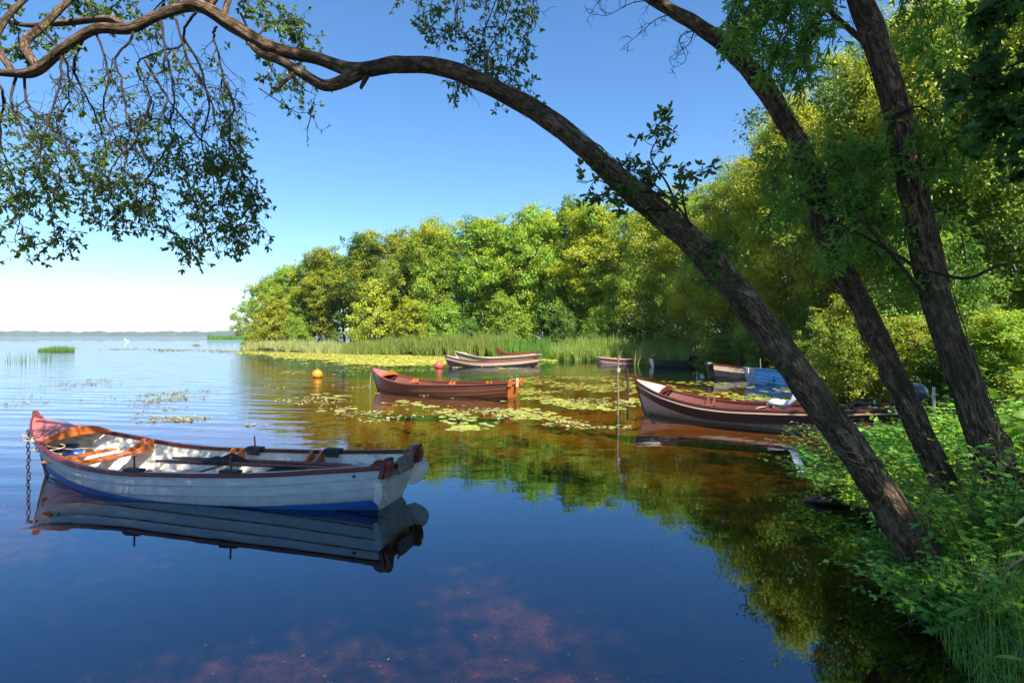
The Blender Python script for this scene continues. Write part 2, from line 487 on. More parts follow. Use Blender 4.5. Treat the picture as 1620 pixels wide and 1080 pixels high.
    def build(self, name, mats, parent=None, smooth=True):
        V = np.vstack(self.v)
        lens = np.concatenate([np.full(len(f), f.shape[1]) for f in self.f])
        loops = np.concatenate([f.ravel() for f in self.f])
        mi = np.concatenate(self.mi)
        uv = np.vstack(self.uv) if sum(len(u) for u in self.uv) == len(V) else None
        me = bpy.data.meshes.new(name)
        me.vertices.add(len(V))
        me.vertices.foreach_set('co', V.astype(np.float32).ravel())
        me.loops.add(len(loops))
        me.loops.foreach_set('vertex_index', loops.astype(np.int32))
        me.polygons.add(len(lens))
        starts = np.concatenate([[0], np.cumsum(lens)[:-1]])
        me.polygons.foreach_set('loop_start', starts.astype(np.int32))
        if not isinstance(mats, (list, tuple)):
            mats = [mats]
        for m in mats:
            me.materials.append(m)
        me.polygons.foreach_set('material_index', mi.astype(np.int32))
        me.polygons.foreach_set('use_smooth', np.full(len(lens), smooth))
        if uv is not None and np.abs(uv).sum() > 0:
            ul = me.uv_layers.new(name='UVMap')
            ul.data.foreach_set('uv', uv[loops].astype(np.float32).ravel())
        me.update(calc_edges=True)
        o = bpy.data.objects.new(name, me)
        COL.objects.link(o)
        if parent is not None:
            o.parent = parent
        return o


LEAF = {
    'quad': ([(0, 0, 0), (.45, .5, 0.06), (1, 0, 0), (.45, -.5, 0.06)], [(0, 3, 2, 1)]),
    'fold': ([(0, 0, 0), (.3, .42, .16), (.68, .46, .16), (1, 0, -.05), (.68, -.46, .16), (.3, -.42, .16), (.5, 0, 0)],
             [(0, 6, 2, 1), (6, 3, 3, 2), (0, 5, 4, 6), (6, 4, 3, 3)]),
    'oval': ([(0, 0, 0), (.28, .4, .14), (.7, .48, .12), (1, 0, -.08), (.7, -.48, .12), (.28, -.4, .14)],
             [(0, 3, 2, 1), (0, 5, 4, 3)]),
    'lance': ([(0, 0, 0), (.3, .5, .2), (.65, .42, .05), (1, 0, -.5), (.65, -.42, .05), (.3, -.5, .2)],
              [(0, 3, 2, 1), (0, 5, 4, 3)]),
    'heart': ([(0.08, 0, 0), (-.08, .25, .06), (.2, .52, .1), (.6, .4, .06), (1, 0, -.1), (.6, -.4, .06), (.2, -.52, .1), (-.08, -.25, .06)],
              [(0, 3, 2, 1), (0, 4, 3, 3), (0, 7, 6, 5), (0, 5, 4, 4)]),
    'lobed': ([(0, 0, 0), (.12, .42, .06), (.3, .25, .02), (.55, .55, .06), (.62, .22, 0), (1, 0, -.08), (.62, -.22, 0), (.55, -.55, .06), (.3, -.25, .02), (.12, -.42, .06)],
              [(0, 2, 1, 1), (0, 4, 3, 2), (0, 5, 4, 4), (0, 9, 8, 8), (0, 8, 7, 6), (0, 6, 5, 5)]),
}
# triangles written as quads with a repeated corner are split off here
for _k, (_v, _f) in list(LEAF.items()):
    LEAF[_k] = (_v, [tuple(f) for f in _f])
_fix = {}
for _k, (_v, _f) in LEAF.items():
    if any(len(set(f)) < 4 for f in _f):
        tri = []
        for f in _f:
            s = list(dict.fromkeys(f))
            tri += [tuple(s)] if len(s) == 3 else [(s[0], s[1], s[2]), (s[0], s[2], s[3])]
        LEAF[_k] = (_v, tri)


def tag(o, label, cat, group=None, kind=None):
    o['label'], o['category'] = label, cat
    if group:
        o['group'] = group
    if kind:
        o['kind'] = kind
    return o


def setting(o, kind='structure'):
    o['kind'] = kind
    return o


def empty(name, loc, rz=0.0, label=None, cat=None, group=None):
    o = bpy.data.objects.new(name, None)
    COL.objects.link(o)
    o.location = [float(v) for v in loc]
    o.rotation_euler = (0, 0, rz)
    if label:
        tag(o, label, cat, group)
    return o


def kids(o):
    return [c for c in bpy.data.objects if c.parent == o]


def copy_tree(o, parent=None):
    c = o.copy()
    COL.objects.link(c)
    c.parent = parent
    for ch in kids(o):
        copy_tree(ch, c)
    return c


def smooth_path(pts, n=12):
    """Catmull-Rom through the points"""
    p = np.asarray(pts, float)
    p = np.vstack([2 * p[0] - p[1], p, 2 * p[-1] - p[-2]])
    out = []
    for i in range(1, len(p) - 2):
        t = np.linspace(0, 1, n, endpoint=False)[:, None]
        a, b, c, d = p[i - 1], p[i], p[i + 1], p[i + 2]
        out.append(0.5 * (2 * b + (c - a) * t + (2 * a - 5 * b + 4 * c - d) * t ** 2 + (-a + 3 * b - 3 * c + d) * t ** 3))
    out.append(p[-2][None])
    return np.vstack(out)


def unit(v):
    v = np.asarray(v, float)
    return v / (np.linalg.norm(v, axis=-1, keepdims=True) + 1e-9)


# ------------------------------------------------------------------ the ground (bank, shore and lake bed), the lake, the hills
SHORE = np.array([(-400, -200), (-60, -12), (-12, -3.0), (-3, -1.7), (0.5, -1.5), (2.0, -0.6), (2.3, 1.0), (2.5, 2.4), (2.75, 3.4), (3.1, 4.3),
                  (3.55, 5.3), (4.25, 6.7), (4.9, 8.0), (5.7, 9.0), (6.9, 9.6), (8.6, 10.2), (10.5, 11.6), (11.9, 14), (12.6, 17.5),
                  (13.0, 22), (14.6, 27), (15.6, 31), (14.5, 34.5), (12.5, 40), (10.5, 44), (6, 47.5), (2, 50), (-4, 53.5), (-12, 58.5),
                  (-22, 65), (-31, 71), (-37, 78), (-39.5, 86), (-37, 97), (-20, 112), (60, 130), (400, 150)])
LAND = np.vstack([SHORE, [(400, -300), (-400, -300)]])


def shore_dist(X, Y):
    """signed distance to the waterline, positive on land"""
    X, Y = np.asarray(X, float), np.asarray(Y, float)
    d = np.full(X.shape, 1e9)
    for (x0, y0), (x1, y1) in zip(SHORE[:-1], SHORE[1:]):
        dx, dy = x1 - x0, y1 - y0
        t = np.clip(((X - x0) * dx + (Y - y0) * dy) / (dx * dx + dy * dy), 0, 1)
        d = np.minimum(d, np.hypot(X - x0 - t * dx, Y - y0 - t * dy))
    ins = np.zeros(X.shape, bool)
    n = len(LAND)
    for i in range(n):
        x0, y0 = LAND[i]
        x1, y1 = LAND[(i + 1) % n]
        if y0 == y1:
            continue
        c = ((y0 > Y) != (y1 > Y)) & (X < (x1 - x0) * (Y - y0) / (y1 - y0) + x0)
        ins ^= c
    return np.where(ins, d, -d)


def ground_h(X, Y):
    X, Y = np.asarray(X, float), np.asarray(Y, float)
    d = shore_dist(X, Y)
    wob = 0.06 * np.sin(X * 1.7 + 1.3 * np.sin(Y * 1.1)) + 0.05 * np.sin(Y * 2.3 + X * 0.6) + 0.03 * np.sin(X * 5.1 - Y * 4.3)
    land = 0.05 + 0.38 * (1 - np.exp(-np.maximum(d, 0) / 0.55)) + 0.035 * np.minimum(np.maximum(d, 0), 30) + wob * np.clip(d / 0.6, 0, 1)
    bed = -0.10 - 0.42 * (1 - np.exp(np.minimum(d, 0) / 1.2)) - 0.035 * np.minimum(-np.minimum(d, 0), 45) + 0.3 * wob
    return np.where(d > 0, land, bed)


def build_ground():
    u = np.linspace(-8.1, 8.1, 330)
    X = 4.0 + 3.2 * np.sinh(u)
    Y = 5.0 + 3.2 * np.sinh(u)
    GX, GY = np.meshgrid(X, Y, indexing='ij')
    H = ground_h(GX, GY)
    mb = MB()
    mb.grid(np.stack([GX, GY, H], -1))
    m, nt, out = newmat('bank_soil_and_lake_bed')
    b = nt.nodes.new('ShaderNodeBsdfPrincipled')
    pos = nt.nodes.new('ShaderNodeNewGeometry').outputs['Position']
    sep = nt.nodes.new('ShaderNodeSeparateXYZ')
    nt.links.new(pos, sep.inputs[0])
    f = noise(nt, pos, 3.0, 8.0, 0.7, 0.4)
    bed = ramp(nt, f, [(0.35, (0.045, 0.036, 0.016)), (0.5, (0.09, 0.07, 0.032)), (0.66, (0.2, 0.155, 0.08))])
    f2 = noise(nt, pos, 26.0, 5.0, 0.7)
    bed2 = nt.nodes.new('ShaderNodeMix')
    bed2.data_type = 'RGBA'
    bed2.blend_type = 'MULTIPLY'
    bed2.inputs[0].default_value = 0.75
    nt.links.new(bed, bed2.inputs[6])
    nt.links.new(ramp(nt, f2, [(0.34, (0.2, 0.2, 0.2)), (0.6, (1.25, 1.25, 1.25))]), bed2.inputs[7])
    sunlit_far = nt.nodes.new('ShaderNodeMapRange')  # sunlit look painted into the bed colour: brighter farther out
    nt.links.new(sep.outputs[1], sunlit_far.inputs[0])
    sunlit_far.inputs[1].default_value, sunlit_far.inputs[2].default_value = 12.0, 18.5
    lit_bed = nt.nodes.new('ShaderNodeMix')
    lit_bed.data_type = 'RGBA'
    nt.links.new(sunlit_far.outputs[0], lit_bed.inputs[0])
    nt.links.new(bed2.outputs[2], lit_bed.inputs[6])
    nt.links.new(ramp(nt, f, [(0.35, (0.3, 0.2, 0.09)), (0.5, (0.46, 0.33, 0.16)), (0.66, (0.6, 0.46, 0.24))]), lit_bed.inputs[7])
    soil = ramp(nt, f, [(0.35, (0.03, 0.024, 0.014)), (0.55, (0.05, 0.05, 0.02)), (0.7, (0.07, 0.09, 0.025))])
    mr = nt.nodes.new('ShaderNodeMapRange')
    nt.links.new(sep.outputs[2], mr.inputs[0])
    mr.inputs[1].default_value, mr.inputs[2].default_value = -0.25, 0.06
    mx = nt.nodes.new('ShaderNodeMix')
    mx.data_type = 'RGBA'
    nt.links.new(mr.outputs[0], mx.inputs[0])
    nt.links.new(lit_bed.outputs[2], mx.inputs[6])
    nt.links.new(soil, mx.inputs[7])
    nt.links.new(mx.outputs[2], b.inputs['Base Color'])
    b.inputs['Roughness'].default_value = 0.95
    b.inputs['Specular IOR Level'].default_value = 0.15
    nt.links.new(bump(nt, f2, 0.6, 0.05), b.inputs['Normal'])
    nt.links.new(b.outputs[0], out.inputs[0])
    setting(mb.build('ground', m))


def build_water():
    m, nt, out = newmat('lake_water')
    pos = nt.nodes.new('ShaderNodeNewGeometry').outputs['Position']
    sep = nt.nodes.new('ShaderNodeSeparateXYZ')
    nt.links.new(pos, sep.inputs[0])
    # wind ripples on the open lake, near-calm in the lee of the trees
    mr = nt.nodes.new('ShaderNodeMapRange')
    nt.links.new(mathn(nt, 'ADD', mathn(nt, 'MULTIPLY', sep.outputs[0], -1.0), mathn(nt, 'MULTIPLY', sep.outputs[1], 0.28)), mr.inputs[0])
    mr.inputs[1].default_value, mr.inputs[2].default_value = 5.5, 15.0
    open_lake = mr.outputs[0]
    mr2 = nt.nodes.new('ShaderNodeMapRange')
    nt.links.new(sep.outputs[1], mr2.inputs[0])
    mr2.inputs[1].default_value, mr2.inputs[2].default_value = 5.0, 14.0
    away = mr2.outputs[0]
    n1 = noise(nt, mapping(nt, pos, (0.55, 1.5, 1), (0, 0, R(14))), 1.0, 3.0, 0.55, 0.4)
    n2 = noise(nt, mapping(nt, pos, (2.2, 5.0, 1), (0, 0, R(-8))), 1.0, 3.0, 0.55, 0.2)
    n3 = noise(nt, mapping(nt, pos, (0.22, 0.9, 1), (0, 0, R(10))), 1.0, 2.0, 0.5, 0.8)
    wav = nt.nodes.new('ShaderNodeTexWave')
    wav.wave_type = 'BANDS'
    wav.bands_direction = 'Y'
    wav.inputs['Scale'].default_value = 0.42
    wav.inputs['Distortion'].default_value = 5.0
    wav.inputs['Detail'].default_value = 2.0
    wav.inputs['Detail Scale'].default_value = 0.6
    nt.links.new(mapping(nt, pos, (0.5, 1.0, 1), (0, 0, R(16))), wav.inputs['Vector'])
    calm = mathn(nt, 'ADD', mathn(nt, 'MULTIPLY', n1, 0.010), mathn(nt, 'MULTIPLY', n2, 0.0016))
    calm = mathn(nt, 'MULTIPLY', calm, mathn(nt, 'ADD', mathn(nt, 'MULTIPLY', away, 0.9), 0.12))
    rip = mathn(nt, 'ADD', mathn(nt, 'MULTIPLY', n3, 0.040), mathn(nt, 'MULTIPLY', wav.outputs['Fac'], 0.008))
    rip = mathn(nt, 'ADD', rip, mathn(nt, 'MULTIPLY', n2, 0.006))
    h = mathn(nt, 'ADD', calm, mathn(nt, 'MULTIPLY', rip, open_lake))
    nrm = bump(nt, h, 1.0, 1.0)
    fr = nt.nodes.new('ShaderNodeFresnel')
    fr.inputs['IOR'].default_value = 1.46
    nt.links.new(nrm, fr.inputs['Normal'])
    fac = mathn(nt, 'ADD', mathn(nt, 'MULTIPLY', fr.outputs[0], 1.35), 0.16, True)
    fac = mathn(nt, 'MULTIPLY', fac, 0.74)
    tr = nt.nodes.new('ShaderNodeBsdfTransparent')
    tr.inputs[0].default_value = (0.62, 0.41, 0.12, 1)
    gl = nt.nodes.new('ShaderNodeBsdfGlossy')
    gl.inputs['Roughness'].default_value = 0.015
    gl.inputs['Color'].default_value = (0.62, 0.83, 1.0, 1)
    nt.links.new(nrm, gl.inputs['Normal'])
    mx = nt.nodes.new('ShaderNodeMixShader')
    nt.links.new(fac, mx.inputs[0])
    nt.links.new(tr.outputs[0], mx.inputs[1])
    nt.links.new(gl.outputs[0], mx.inputs[2])
    nt.links.new(mx.outputs[0], out.inputs[0])
    mb = MB()
    s = 9000
    mb.add([(-s, -300, 0), (s, -300, 0), (s, s, 0), (-s, s, 0)], [[0, 1, 2, 3]])
    setting(mb.build('water', m, smooth=False))


def build_hills():
    rng = np.random.default_rng(5)
    mb = MB()
    n = 260
    for k, (d, hmax, seed, x0, x1) in enumerate(((3600, 40, 1, -4200, 900), (4700, 74, 7, -3600, 1500))):
        x = np.linspace(x0, x1, n)
        ph = rng.uniform(0, 6, 6)
        h = sum(np.sin(x / s + p) / (i + 1.2) for i, (s, p) in enumerate(zip((700, 330, 160, 70, 33, 15), ph)))
        h = hmax * (0.62 + 0.2 * h)
        if k == 1:
            h = h * np.clip(0.35 + 0.65 * np.exp(-((x + 2150) / 900.0) ** 2), 0, 1)
        h = h + rng.uniform(-1, 1, n) * 3.0 + 2.5 * np.sin(x / 23.0) * np.sin(x / 57.0)
        h = np.maximum(h, 5)
        rows = []
        for f, dd in ((0.0, 0), (0.55, 60), (0.85, 160), (1.0, 300), (0.8, 700), (-0.1, 1500)):
            rows.append(np.stack([x * (1 + dd / d), np.full(n, d + dd) + 60 * np.sin(x / 500), np.where(f > 0, h * f, -2.0)], -1))
        mb.grid(np.array(rows))
    m = surface('wooded_hill', (0.07, 0.10, 0.055), (0.035, 0.055, 0.03), 0.012, rough=0.95, spec=0.1)
    setting(mb.build('hills', m))


build_ground()
build_water()
build_hills()


# ------------------------------------------------------------------ clinker rowing boats
class Hull:
    """lines of an open lake boat; x forward from the stern, y to port, z up from the waterline"""
    S = [0, .1, .2, .35, .45, .6, .7, .8, .88, .94, .98, 1]
    B = [.47, .57, .65, .73, .76, .77, .73, .63, .47, .28, .12, .022]
    ZS = [.54, .48, .43, .385, .365, .35, .385, .475, .575, .68, .76, .81]
    PW = [.20, .16, .13, .12, .12, .14, .2, .34, .52, .7, .85, .9]
    ZK = [-.05, -.1, -.14, -.16, -.17, -.17, -.16, -.15, -.14, -.13, -.12, -.12]

    def __init__(self, L=5.65, beam=1.0, free=1.0, rake=0.26, bow_rake=0.3, n=7, lap=0.011, sheer_bow=1.0):
        self.L, self.beam, self.free, self.rake, self.bow_rake, self.n, self.lap, self.sb = L, beam, free, rake, bow_rake, n, lap, sheer_bow

    def it(self, s, arr):
        # smooth interpolation of the table of offsets
        x, y = np.array(self.S), np.array(arr)
        m = np.gradient(y, x)
        s = np.clip(np.asarray(s, float), 0, 1)
        i = np.clip(np.searchsorted(x, s, side='right') - 1, 0, len(x) - 2)
        h = x[i + 1] - x[i]
        t = (s - x[i]) / h
        return ((2 * t ** 3 - 3 * t ** 2 + 1) * y[i] + (t ** 3 - 2 * t ** 2 + t) * h * m[i] + (-2 * t ** 3 + 3 * t ** 2) * y[i + 1] + (t ** 3 - t ** 2) * h * m[i + 1])

    def b(self, s):
        return self.it(s, self.B) * self.beam

    def zs(self, s):
        return self.it(s, self.ZS) * self.free

    def pt(self, s, q, side=1, off=0.0):
        """point of the skin at station s (0 stern, 1 stem), height fraction q"""
        s, q = np.broadcast_arrays(np.asarray(s, float), np.asarray(q, float))
        zk, zs = self.it(s, self.ZK), self.zs(s)
        z = zk + (zs - zk) * q
        y = self.b(s) * np.maximum(q, 1e-4) ** self.it(s, self.PW)
        e = 1e-3
        q2 = np.minimum(q + e, 1.0)
        q1 = np.maximum(q - e, 1e-4)
        p = self.it(s, self.PW)
        dy = self.b(s) * (q2 ** p - q1 ** p)
        dz = (zs - zk) * (q2 - q1)
        ln = np.hypot(dy, dz) + 1e-9
        y = np.maximum(y + off * dz / ln, 0.004)
        z = z - off * dy / ln
        x = s * self.L - self.rake * np.maximum(z, -0.1) * np.clip(1 - s / 0.12, 0, 1)
        k = np.clip((s - .78) / .22, 0, 1) ** 2
        x = x + self.bow_rake * (np.maximum(q, 0) ** 0.8 - 1) * k
        return np.stack([x, side * y, z], -1)

    def strake_q(self, s):
        """height fractions of the n+1 plank edges at station s, equal in girth"""
        u = np.linspace(0, 1, 120) ** 3
        y = self.b(s) * np.maximum(u, 1e-5) ** self.it(s, self.PW)
        z = self.it(s, self.ZK) + (self.zs(s) - self.it(s, self.ZK)) * u
        g = np.concatenate([[0], np.cumsum(np.hypot(np.diff(y), np.diff(z)))])
        return np.interp(np.linspace(0, g[-1], self.n + 1), g, u)

    def skin(self, mb, mats_of, thick=0.016, inside=True, inner_mat=0, ns=46):
        ss = np.concatenate([np.linspace(0, .8, int(ns * .6), endpoint=False), np.linspace(.8, 1, int(ns * .4))])
        Q = np.array([self.strake_q(s) for s in ss])
        for side in (1, -1):
            for i in range(self.n):
                f = np.array([0, .33, .67, 1.0])
                q = Q[:, i:i + 1] + (Q[:, i + 1:i + 2] - Q[:, i:i + 1]) * f
                S2 = np.repeat(ss[:, None], 4, 1)
                fade = np.clip((1 - S2) / .06, 0.1, 1)
                off = self.lap * (1 - f)[None, :] * fade
                G = self.pt(S2, q, side, off)
                mb.grid(G, mats_of(i), flip=side < 0)
                if i > 0:
                    e0 = self.pt(ss, Q[:, i], side, 0.0)
                    e1 = self.pt(ss, Q[:, i], side, self.lap * fade[:, 0])
                    mb.grid(np.stack([e0, e1], 1), mats_of(i), flip=side < 0)
                if inside:
                    G = self.pt(S2, q, side, off - thick)
                    mb.grid(G, inner_mat, flip=side > 0)
                    if i > 0:
                        e0 = self.pt(ss, Q[:, i], side, -thick)
                        e1 = self.pt(ss, Q[:, i], side, self.lap * fade[:, 0] - thick)
                        mb.grid(np.stack([e0, e1], 1), inner_mat)

    def rail(self, mb, side, w=0.055, h=0.045, s0=0.0, s1=1.0, mi=0, dz=0.0, dy=0.0):
        ss = np.linspace(s0, s1, 60)
        p = self.pt(ss, np.ones_like(ss), side)
        t = np.gradient(p, axis=0)
        nrm = np.stack([-t[:, 1], t[:, 0], np.zeros(len(t))], -1)
        nrm = unit(nrm) * side
        up = np.array([0, 0, 1.0])
        ring = []
        for a, c in ((-.6, -.7), (.4, -.7), (.5, -.5), (.5, .3), (.35, .45), (-.5, .45), (-.6, .3), (-.6, -.7)):
            ring.append(p + nrm * (a * w + dy) + up * (c * h + dz))
        G = np.stack(ring, 1)
        mb.grid(G, mi, flip=side < 0)
        for e in (0, -1):
            mb.v.append(G[e][:7]); mb.f.append((np.arange(7) + mb.n)[None, :]); mb.mi.append(np.array([mi])); mb.uv.append(np.zeros((7, 2))); mb.n += 7

    def inner(self, s, z, off=-0.03):
        """half breadth inside the boat at station s and height z"""
        zk, zs = self.it(s, self.ZK), self.zs(s)
        q = np.clip((z - zk) / (zs - zk), 1e-4, 1)
        return max(0.01, float(self.b(s) * q ** self.it(s, self.PW)) + off)


def rounded_ears(h, half, ear_h, ear_w, z0, dip):
    """top outline of a transom: an ear over each quarter, a dip between"""
    pts = []
    for i in range(25):
        y = -half + 2 * half * i / 24
        e = max(math.exp(-((abs(y) - (half - ear_w * .5)) / (ear_w * .52)) ** 4), 0)
        pts.append((y, z0 + dip + (ear_h - dip) * e))
    return pts


def rowing_boat(name, pos, rz, label, strakes, inner, rail_m, deck_m, coam_m, transom_m, cap_m, thwart_m, knee_m, hull=None, thwarts=(.25, .49, .76),
                deck_s=.865, ears=True, pads=(), floor_m=None, knees=True, group='small open boats moored by the wooded shore', detail=True, keel_m=None, deck=True):
    H = hull or Hull()
    root = empty(name, pos, rz, label, 'boat', group)
    ms = list(dict.fromkeys(strakes + [inner]))
    mb = MB()
    H.skin(mb, lambda i: ms.index(strakes[i]), inner_mat=ms.index(inner), ns=46 if detail else 26)
    mb.build('hull', [M[m] for m in ms], root)
    for side in (1, -1):
        mb = MB()
        H.rail(mb, side)
        mb.build('gunwale', M[rail_m], root, smooth=False)
    # stem and keel
    mb = MB()
    q = np.linspace(0, 1.0, 16)
    st = H.pt(np.ones(16), q, 1)
    st[:, 1] = 0
    out = np.array([0.035, 0, 0])
    top = st[-1] + np.array([0.0, 0, 0.05])
    curl = [st[-1] + np.array(v) for v in ((0.03, 0, .03), (0.035, 0, .085), (0.0, 0, .11), (-.035, 0, .085), (-.07, 0, .04))] if ears else []
    outline = [p - out * .6 for p in st[::-1]] + [p + out for p in st]
    mb.prism(outline, (0, .04, 0))
    if curl:
        mb.prism([st[-1] - out * .6, st[-1] + out] + curl + [st[-1] + np.array((-.14, 0, .015))], (0, .045, 0))
    mb.build('stem_post', M[keel_m or rail_m], root, smooth=False)
    mb = MB()
    ss = np.linspace(0.0, .97, 30)
    k = H.pt(ss, np.zeros(30), 1)
    k[:, 1] = 0
    dz = np.array([0, 0, 1.0])
    skeg = np.clip(1 - ss / .16, 0, 1)[:, None] * 0.12
    mb.prism(list(k - dz * (.04 + skeg)) + list((k + dz * .02)[::-1]), (0, .035, 0))
    mb.build('keel', M[strakes[0]], root, smooth=False)
    # transom
    mb = MB()
    q = np.linspace(0.0, 1, 14)
    tp = H.pt(np.zeros(14), q, 1, -.004)
    prof = [p * np.array([1, -1, 1]) for p in tp] + [p for p in tp[::-1]]
    ax = unit(np.array([-1, 0, -H.rake * 0.0]))
    mb.prism([p + np.array([.012, 0, 0]) for p in prof], (.028, 0, 0))
    mb.build('transom', M[transom_m], root, smooth=False)
    zt = float(H.zs(0.0))
    bt = float(H.b(0.0))
    if ears:
        mb = MB()
        topl = rounded_ears(H, bt + .03, .10, .2, zt, -.01)
        low = [(bt + .03, zt - .13), (bt - .17, zt - .15), (bt - .2, zt - .08), (-bt + .2, zt - .08), (-bt + .17, zt - .15), (-bt - .03, zt - .13)]
        pts = [np.array([-H.rake * z - .014, y, z]) for y, z in topl + low]
        mb.prism(pts, (.05, 0, 0))
        mb.build('transom_cap', M[cap_m], root, smooth=False)
    # foredeck and its arched coaming
    if deck:
        mb = MB()
        nd = 16
        ss = np.linspace(deck_s, .995, nd)
        t = np.linspace(-1, 1, 13)
        G = np.zeros((nd, 13, 3))
        for i, s in enumerate(ss):
            e = H.pt(s, 1.0, 1)
            w = e[1]
            G[i, :, 0] = e[0]
            G[i, :, 1] = t * w
            G[i, :, 2] = e[2] + .02 + (1 - t ** 2) * .11 * min(1, w / .42)
        mb.grid(G, flip=True)
        mb.build('foredeck', M[deck_m], root)
        mb = MB()
        a = G[0]
        up = [p + np.array([-.03 - .05 * (1 - tt ** 2), 0, .035 * (1 - tt ** 2) + .004]) for p, tt in zip(a, t)]
        lo = [p + np.array([-.03 - .05 * (1 - tt ** 2), 0, -.03 - .055 * (1 - tt ** 2)]) for p, tt in zip(a, t)]
        F, Bk = np.array([lo, up]), np.array([lo, up]) + np.array([.022, 0, 0])
        mb.grid(F); mb.grid(Bk); mb.grid(np.array([F[1], Bk[1]])); mb.grid(np.array([F[0], Bk[0]]))
        mb.build('coaming', M[coam_m], root)
    # bottom boards
    mb = MB()
    ss = np.linspace(.012, .93, 34)
    zf = .035
    for j in range(-4, 4):
        lo_, hi_ = j / 4, (j + 1) / 4
        rows = []
        for s in ss:
            w = H.inner(s, zf + .01, -.02)
            x = s * H.L
            rows.append([(x, w * (lo_ + .012), zf), (x, w * (hi_ - .012), zf)])
        G = np.array(rows)
        mb.grid(G)
        mb.grid(np.stack([G[:, 1], G[:, 1] - np.array([0, 0, .02])], 1))
    rows = [[(s * H.L, -H.inner(s, zf - .012, -.012), zf - .013), (s * H.L, H.inner(s, zf - .012, -.012), zf - .013)] for s in ss]
    mb.grid(np.array(rows))
    mb.build('bottom_boards', M[floor_m or inner], root, smooth=False)
    # thwarts with a knee pair at each end
    for s in thwarts:
        zt_ = float(H.zs(s)) - .125
        w = H.inner(s, zt_, -.02)
        th = MB()
        th.box((s * H.L, 0, zt_), (.23, 2 * w, .032), bev=.006)
        to = th.build('thwart', M[thwart_m], root, smooth=False)
        if knees:
            for side in (1, -1):
                for dx in (-.075, .075):
                    kb = MB()
                    zt0 = zt_ + .017
                    zg = float(H.zs(s)) + .012
                    wg = float(H.b(s)) - .03
                    poly = [(w - .26, zt0), (w - .26, zt0 + .025), (w - .15, zt0 + .05), (w - .085, zt0 + .085), (wg - .05, zg + .012), (wg - .01, zg + .012), (wg - .005, zg - .06), (w - .004, zt0)]
                    kb.prism([(s * H.L + dx, side * y, z) for y, z in poly], (.034, 0, 0))
                    kb.build('knee', M[knee_m], root, smooth=False)
    # rowlock blocks with thole pins
    for s, side, pin in pads:
        kb = MB()
        p = H.pt(s, 1.0, side)
        kb.box(p + np.array([0, -side * .035, .03]), (.24, .12, .035), bev=.008)
        kb.box(p + np.array([0, -side * .085, -.02]), (.2, .02, .09), bev=.006)
        pad = kb.build('rowlock_pad', M['dark_mat'], root, smooth=False)
        if pin:
            pb = MB()
            pb.tube([p + np.array([0, -side * .04, .03]), p + np.array([0.012, -side * .045, .2])], .011, 7)
            pb.build('thole_pin', M['mahogany_dark'], root)
    return root, H


def heading(stern, bow):
    return math.atan2(bow[1] - stern[1], bow[0] - stern[0])


# -- the white and blue boat in front
B1S, B1B = np.array([-1.455, 6.82, 0.0]), np.array([-6.77, 8.22, 0.0])
rz1 = heading(B1S, B1B)
boat1, H1 = rowing_boat('rowing_boat', B1S, rz1, 'white clinker rowing boat with blue bottom and pinkish red foredeck in the foreground',
                        ['boat_paint'] * 7, 'white_inside', 'mahogany_dark', 'deck_pink', 'orange_wood', 'pale_plastic', 'mahogany_dark',
                        'orange_wood', 'orange_wood', hull=Hull(lap=.019), pads=((.535, 1, True), (.30, 1, True), (.44, -1, True), (.205, -1, False)), keel_m='mahogany')


def local1(x, y, z):
    c, s = math.cos(rz1), math.sin(rz1)
    return np.array([B1S[0] + x * c - y * s, B1S[1] + x * s + y * c, z])


# side benches and stern details of the white boat
mb = MB()
mb.box((.82 * 5.65, .12, .345), (.16, .95, .028), bev=.006)
mb.build('bow_bench', M['orange_wood'], boat1, smooth=False)
for side in (1, -1):                                # the flared white quarter pieces behind the transom
    mb = MB()
    nn, mm = 14, 9
    G = np.zeros((nn, mm, 3))
    for i in range(nn):
        q = (.30 if side > 0 else .34) + (.40 if side > 0 else .50) * i / (nn - 1)
        p = H1.pt(0.0, q, side, .012)
        f = math.sin(math.pi * (0.08 + .84 * i / (nn - 1))) ** .7
        for j in range(mm):
            t = j / (mm - 1)
            ext = (.11 if side > 0 else .17) * f * t
            G[i, j] = p + np.array([.05 - ext - .05 * t, side * (.012 + .13 * t * t * f), -.035 * t + .05 * t * t * (i / nn)])
    mb.grid(G)
    G2 = G.copy()
    G2[..., 1] -= side * .014
    mb.grid(G2)
    mb.grid(np.stack([G[:, -1], G2[:, -1]], 1)); mb.grid(np.stack([G[0], G2[0]], 1)); mb.grid(np.stack([G[-1], G2[-1]], 1))
    mb.build('stern_fin', M['white_paint' if side > 0 else 'pale_plastic'], boat1)
for side in (1, -1):                                # rounded quarter blocks over the corners of the transom
    mb = MB()
    zt = float(H1.zs(0))
    yb = float(H1.b(0)) - .05
    cx = -H1.rake * zt + .02
    prof = [(cx + .15, zt - .02), (cx + .13, zt + .02)] + [(cx + .10 * math.cos(a), zt + .01 + .075 * math.sin(a)) for a in np.linspace(.35, math.pi, 9)] + [(cx - .10, zt - .06), (cx - .07, zt - .13), (cx - .02, zt - .13)]
    mb.prism([np.array([x, side * (yb + .25 * max(0, z - zt)), z]) for x, z in prof], (0, .10, 0))
    mb.build('quarter_block', M['mahogany'], boat1, smooth=False)
mb = MB()
zt = float(H1.zs(0))
mb.box((-H1.rake * (zt - .06) - .062, -.02, zt - .055), (.022, .40, .2), bev=.006)
mb.build('motor_pad', M['transom_pad'], boat1, smooth=False)
mb = MB()
p = H1.pt(.045, .86, 1, .015)
mb.tube([p, p + np.array([0, .012, 0])], .018, 10)
mb.build('drain_plug', M['dark_iron'], boat1)
mb = MB()
mb.box((5.52, .085, .66), (.1, .035, .05), bev=.008)
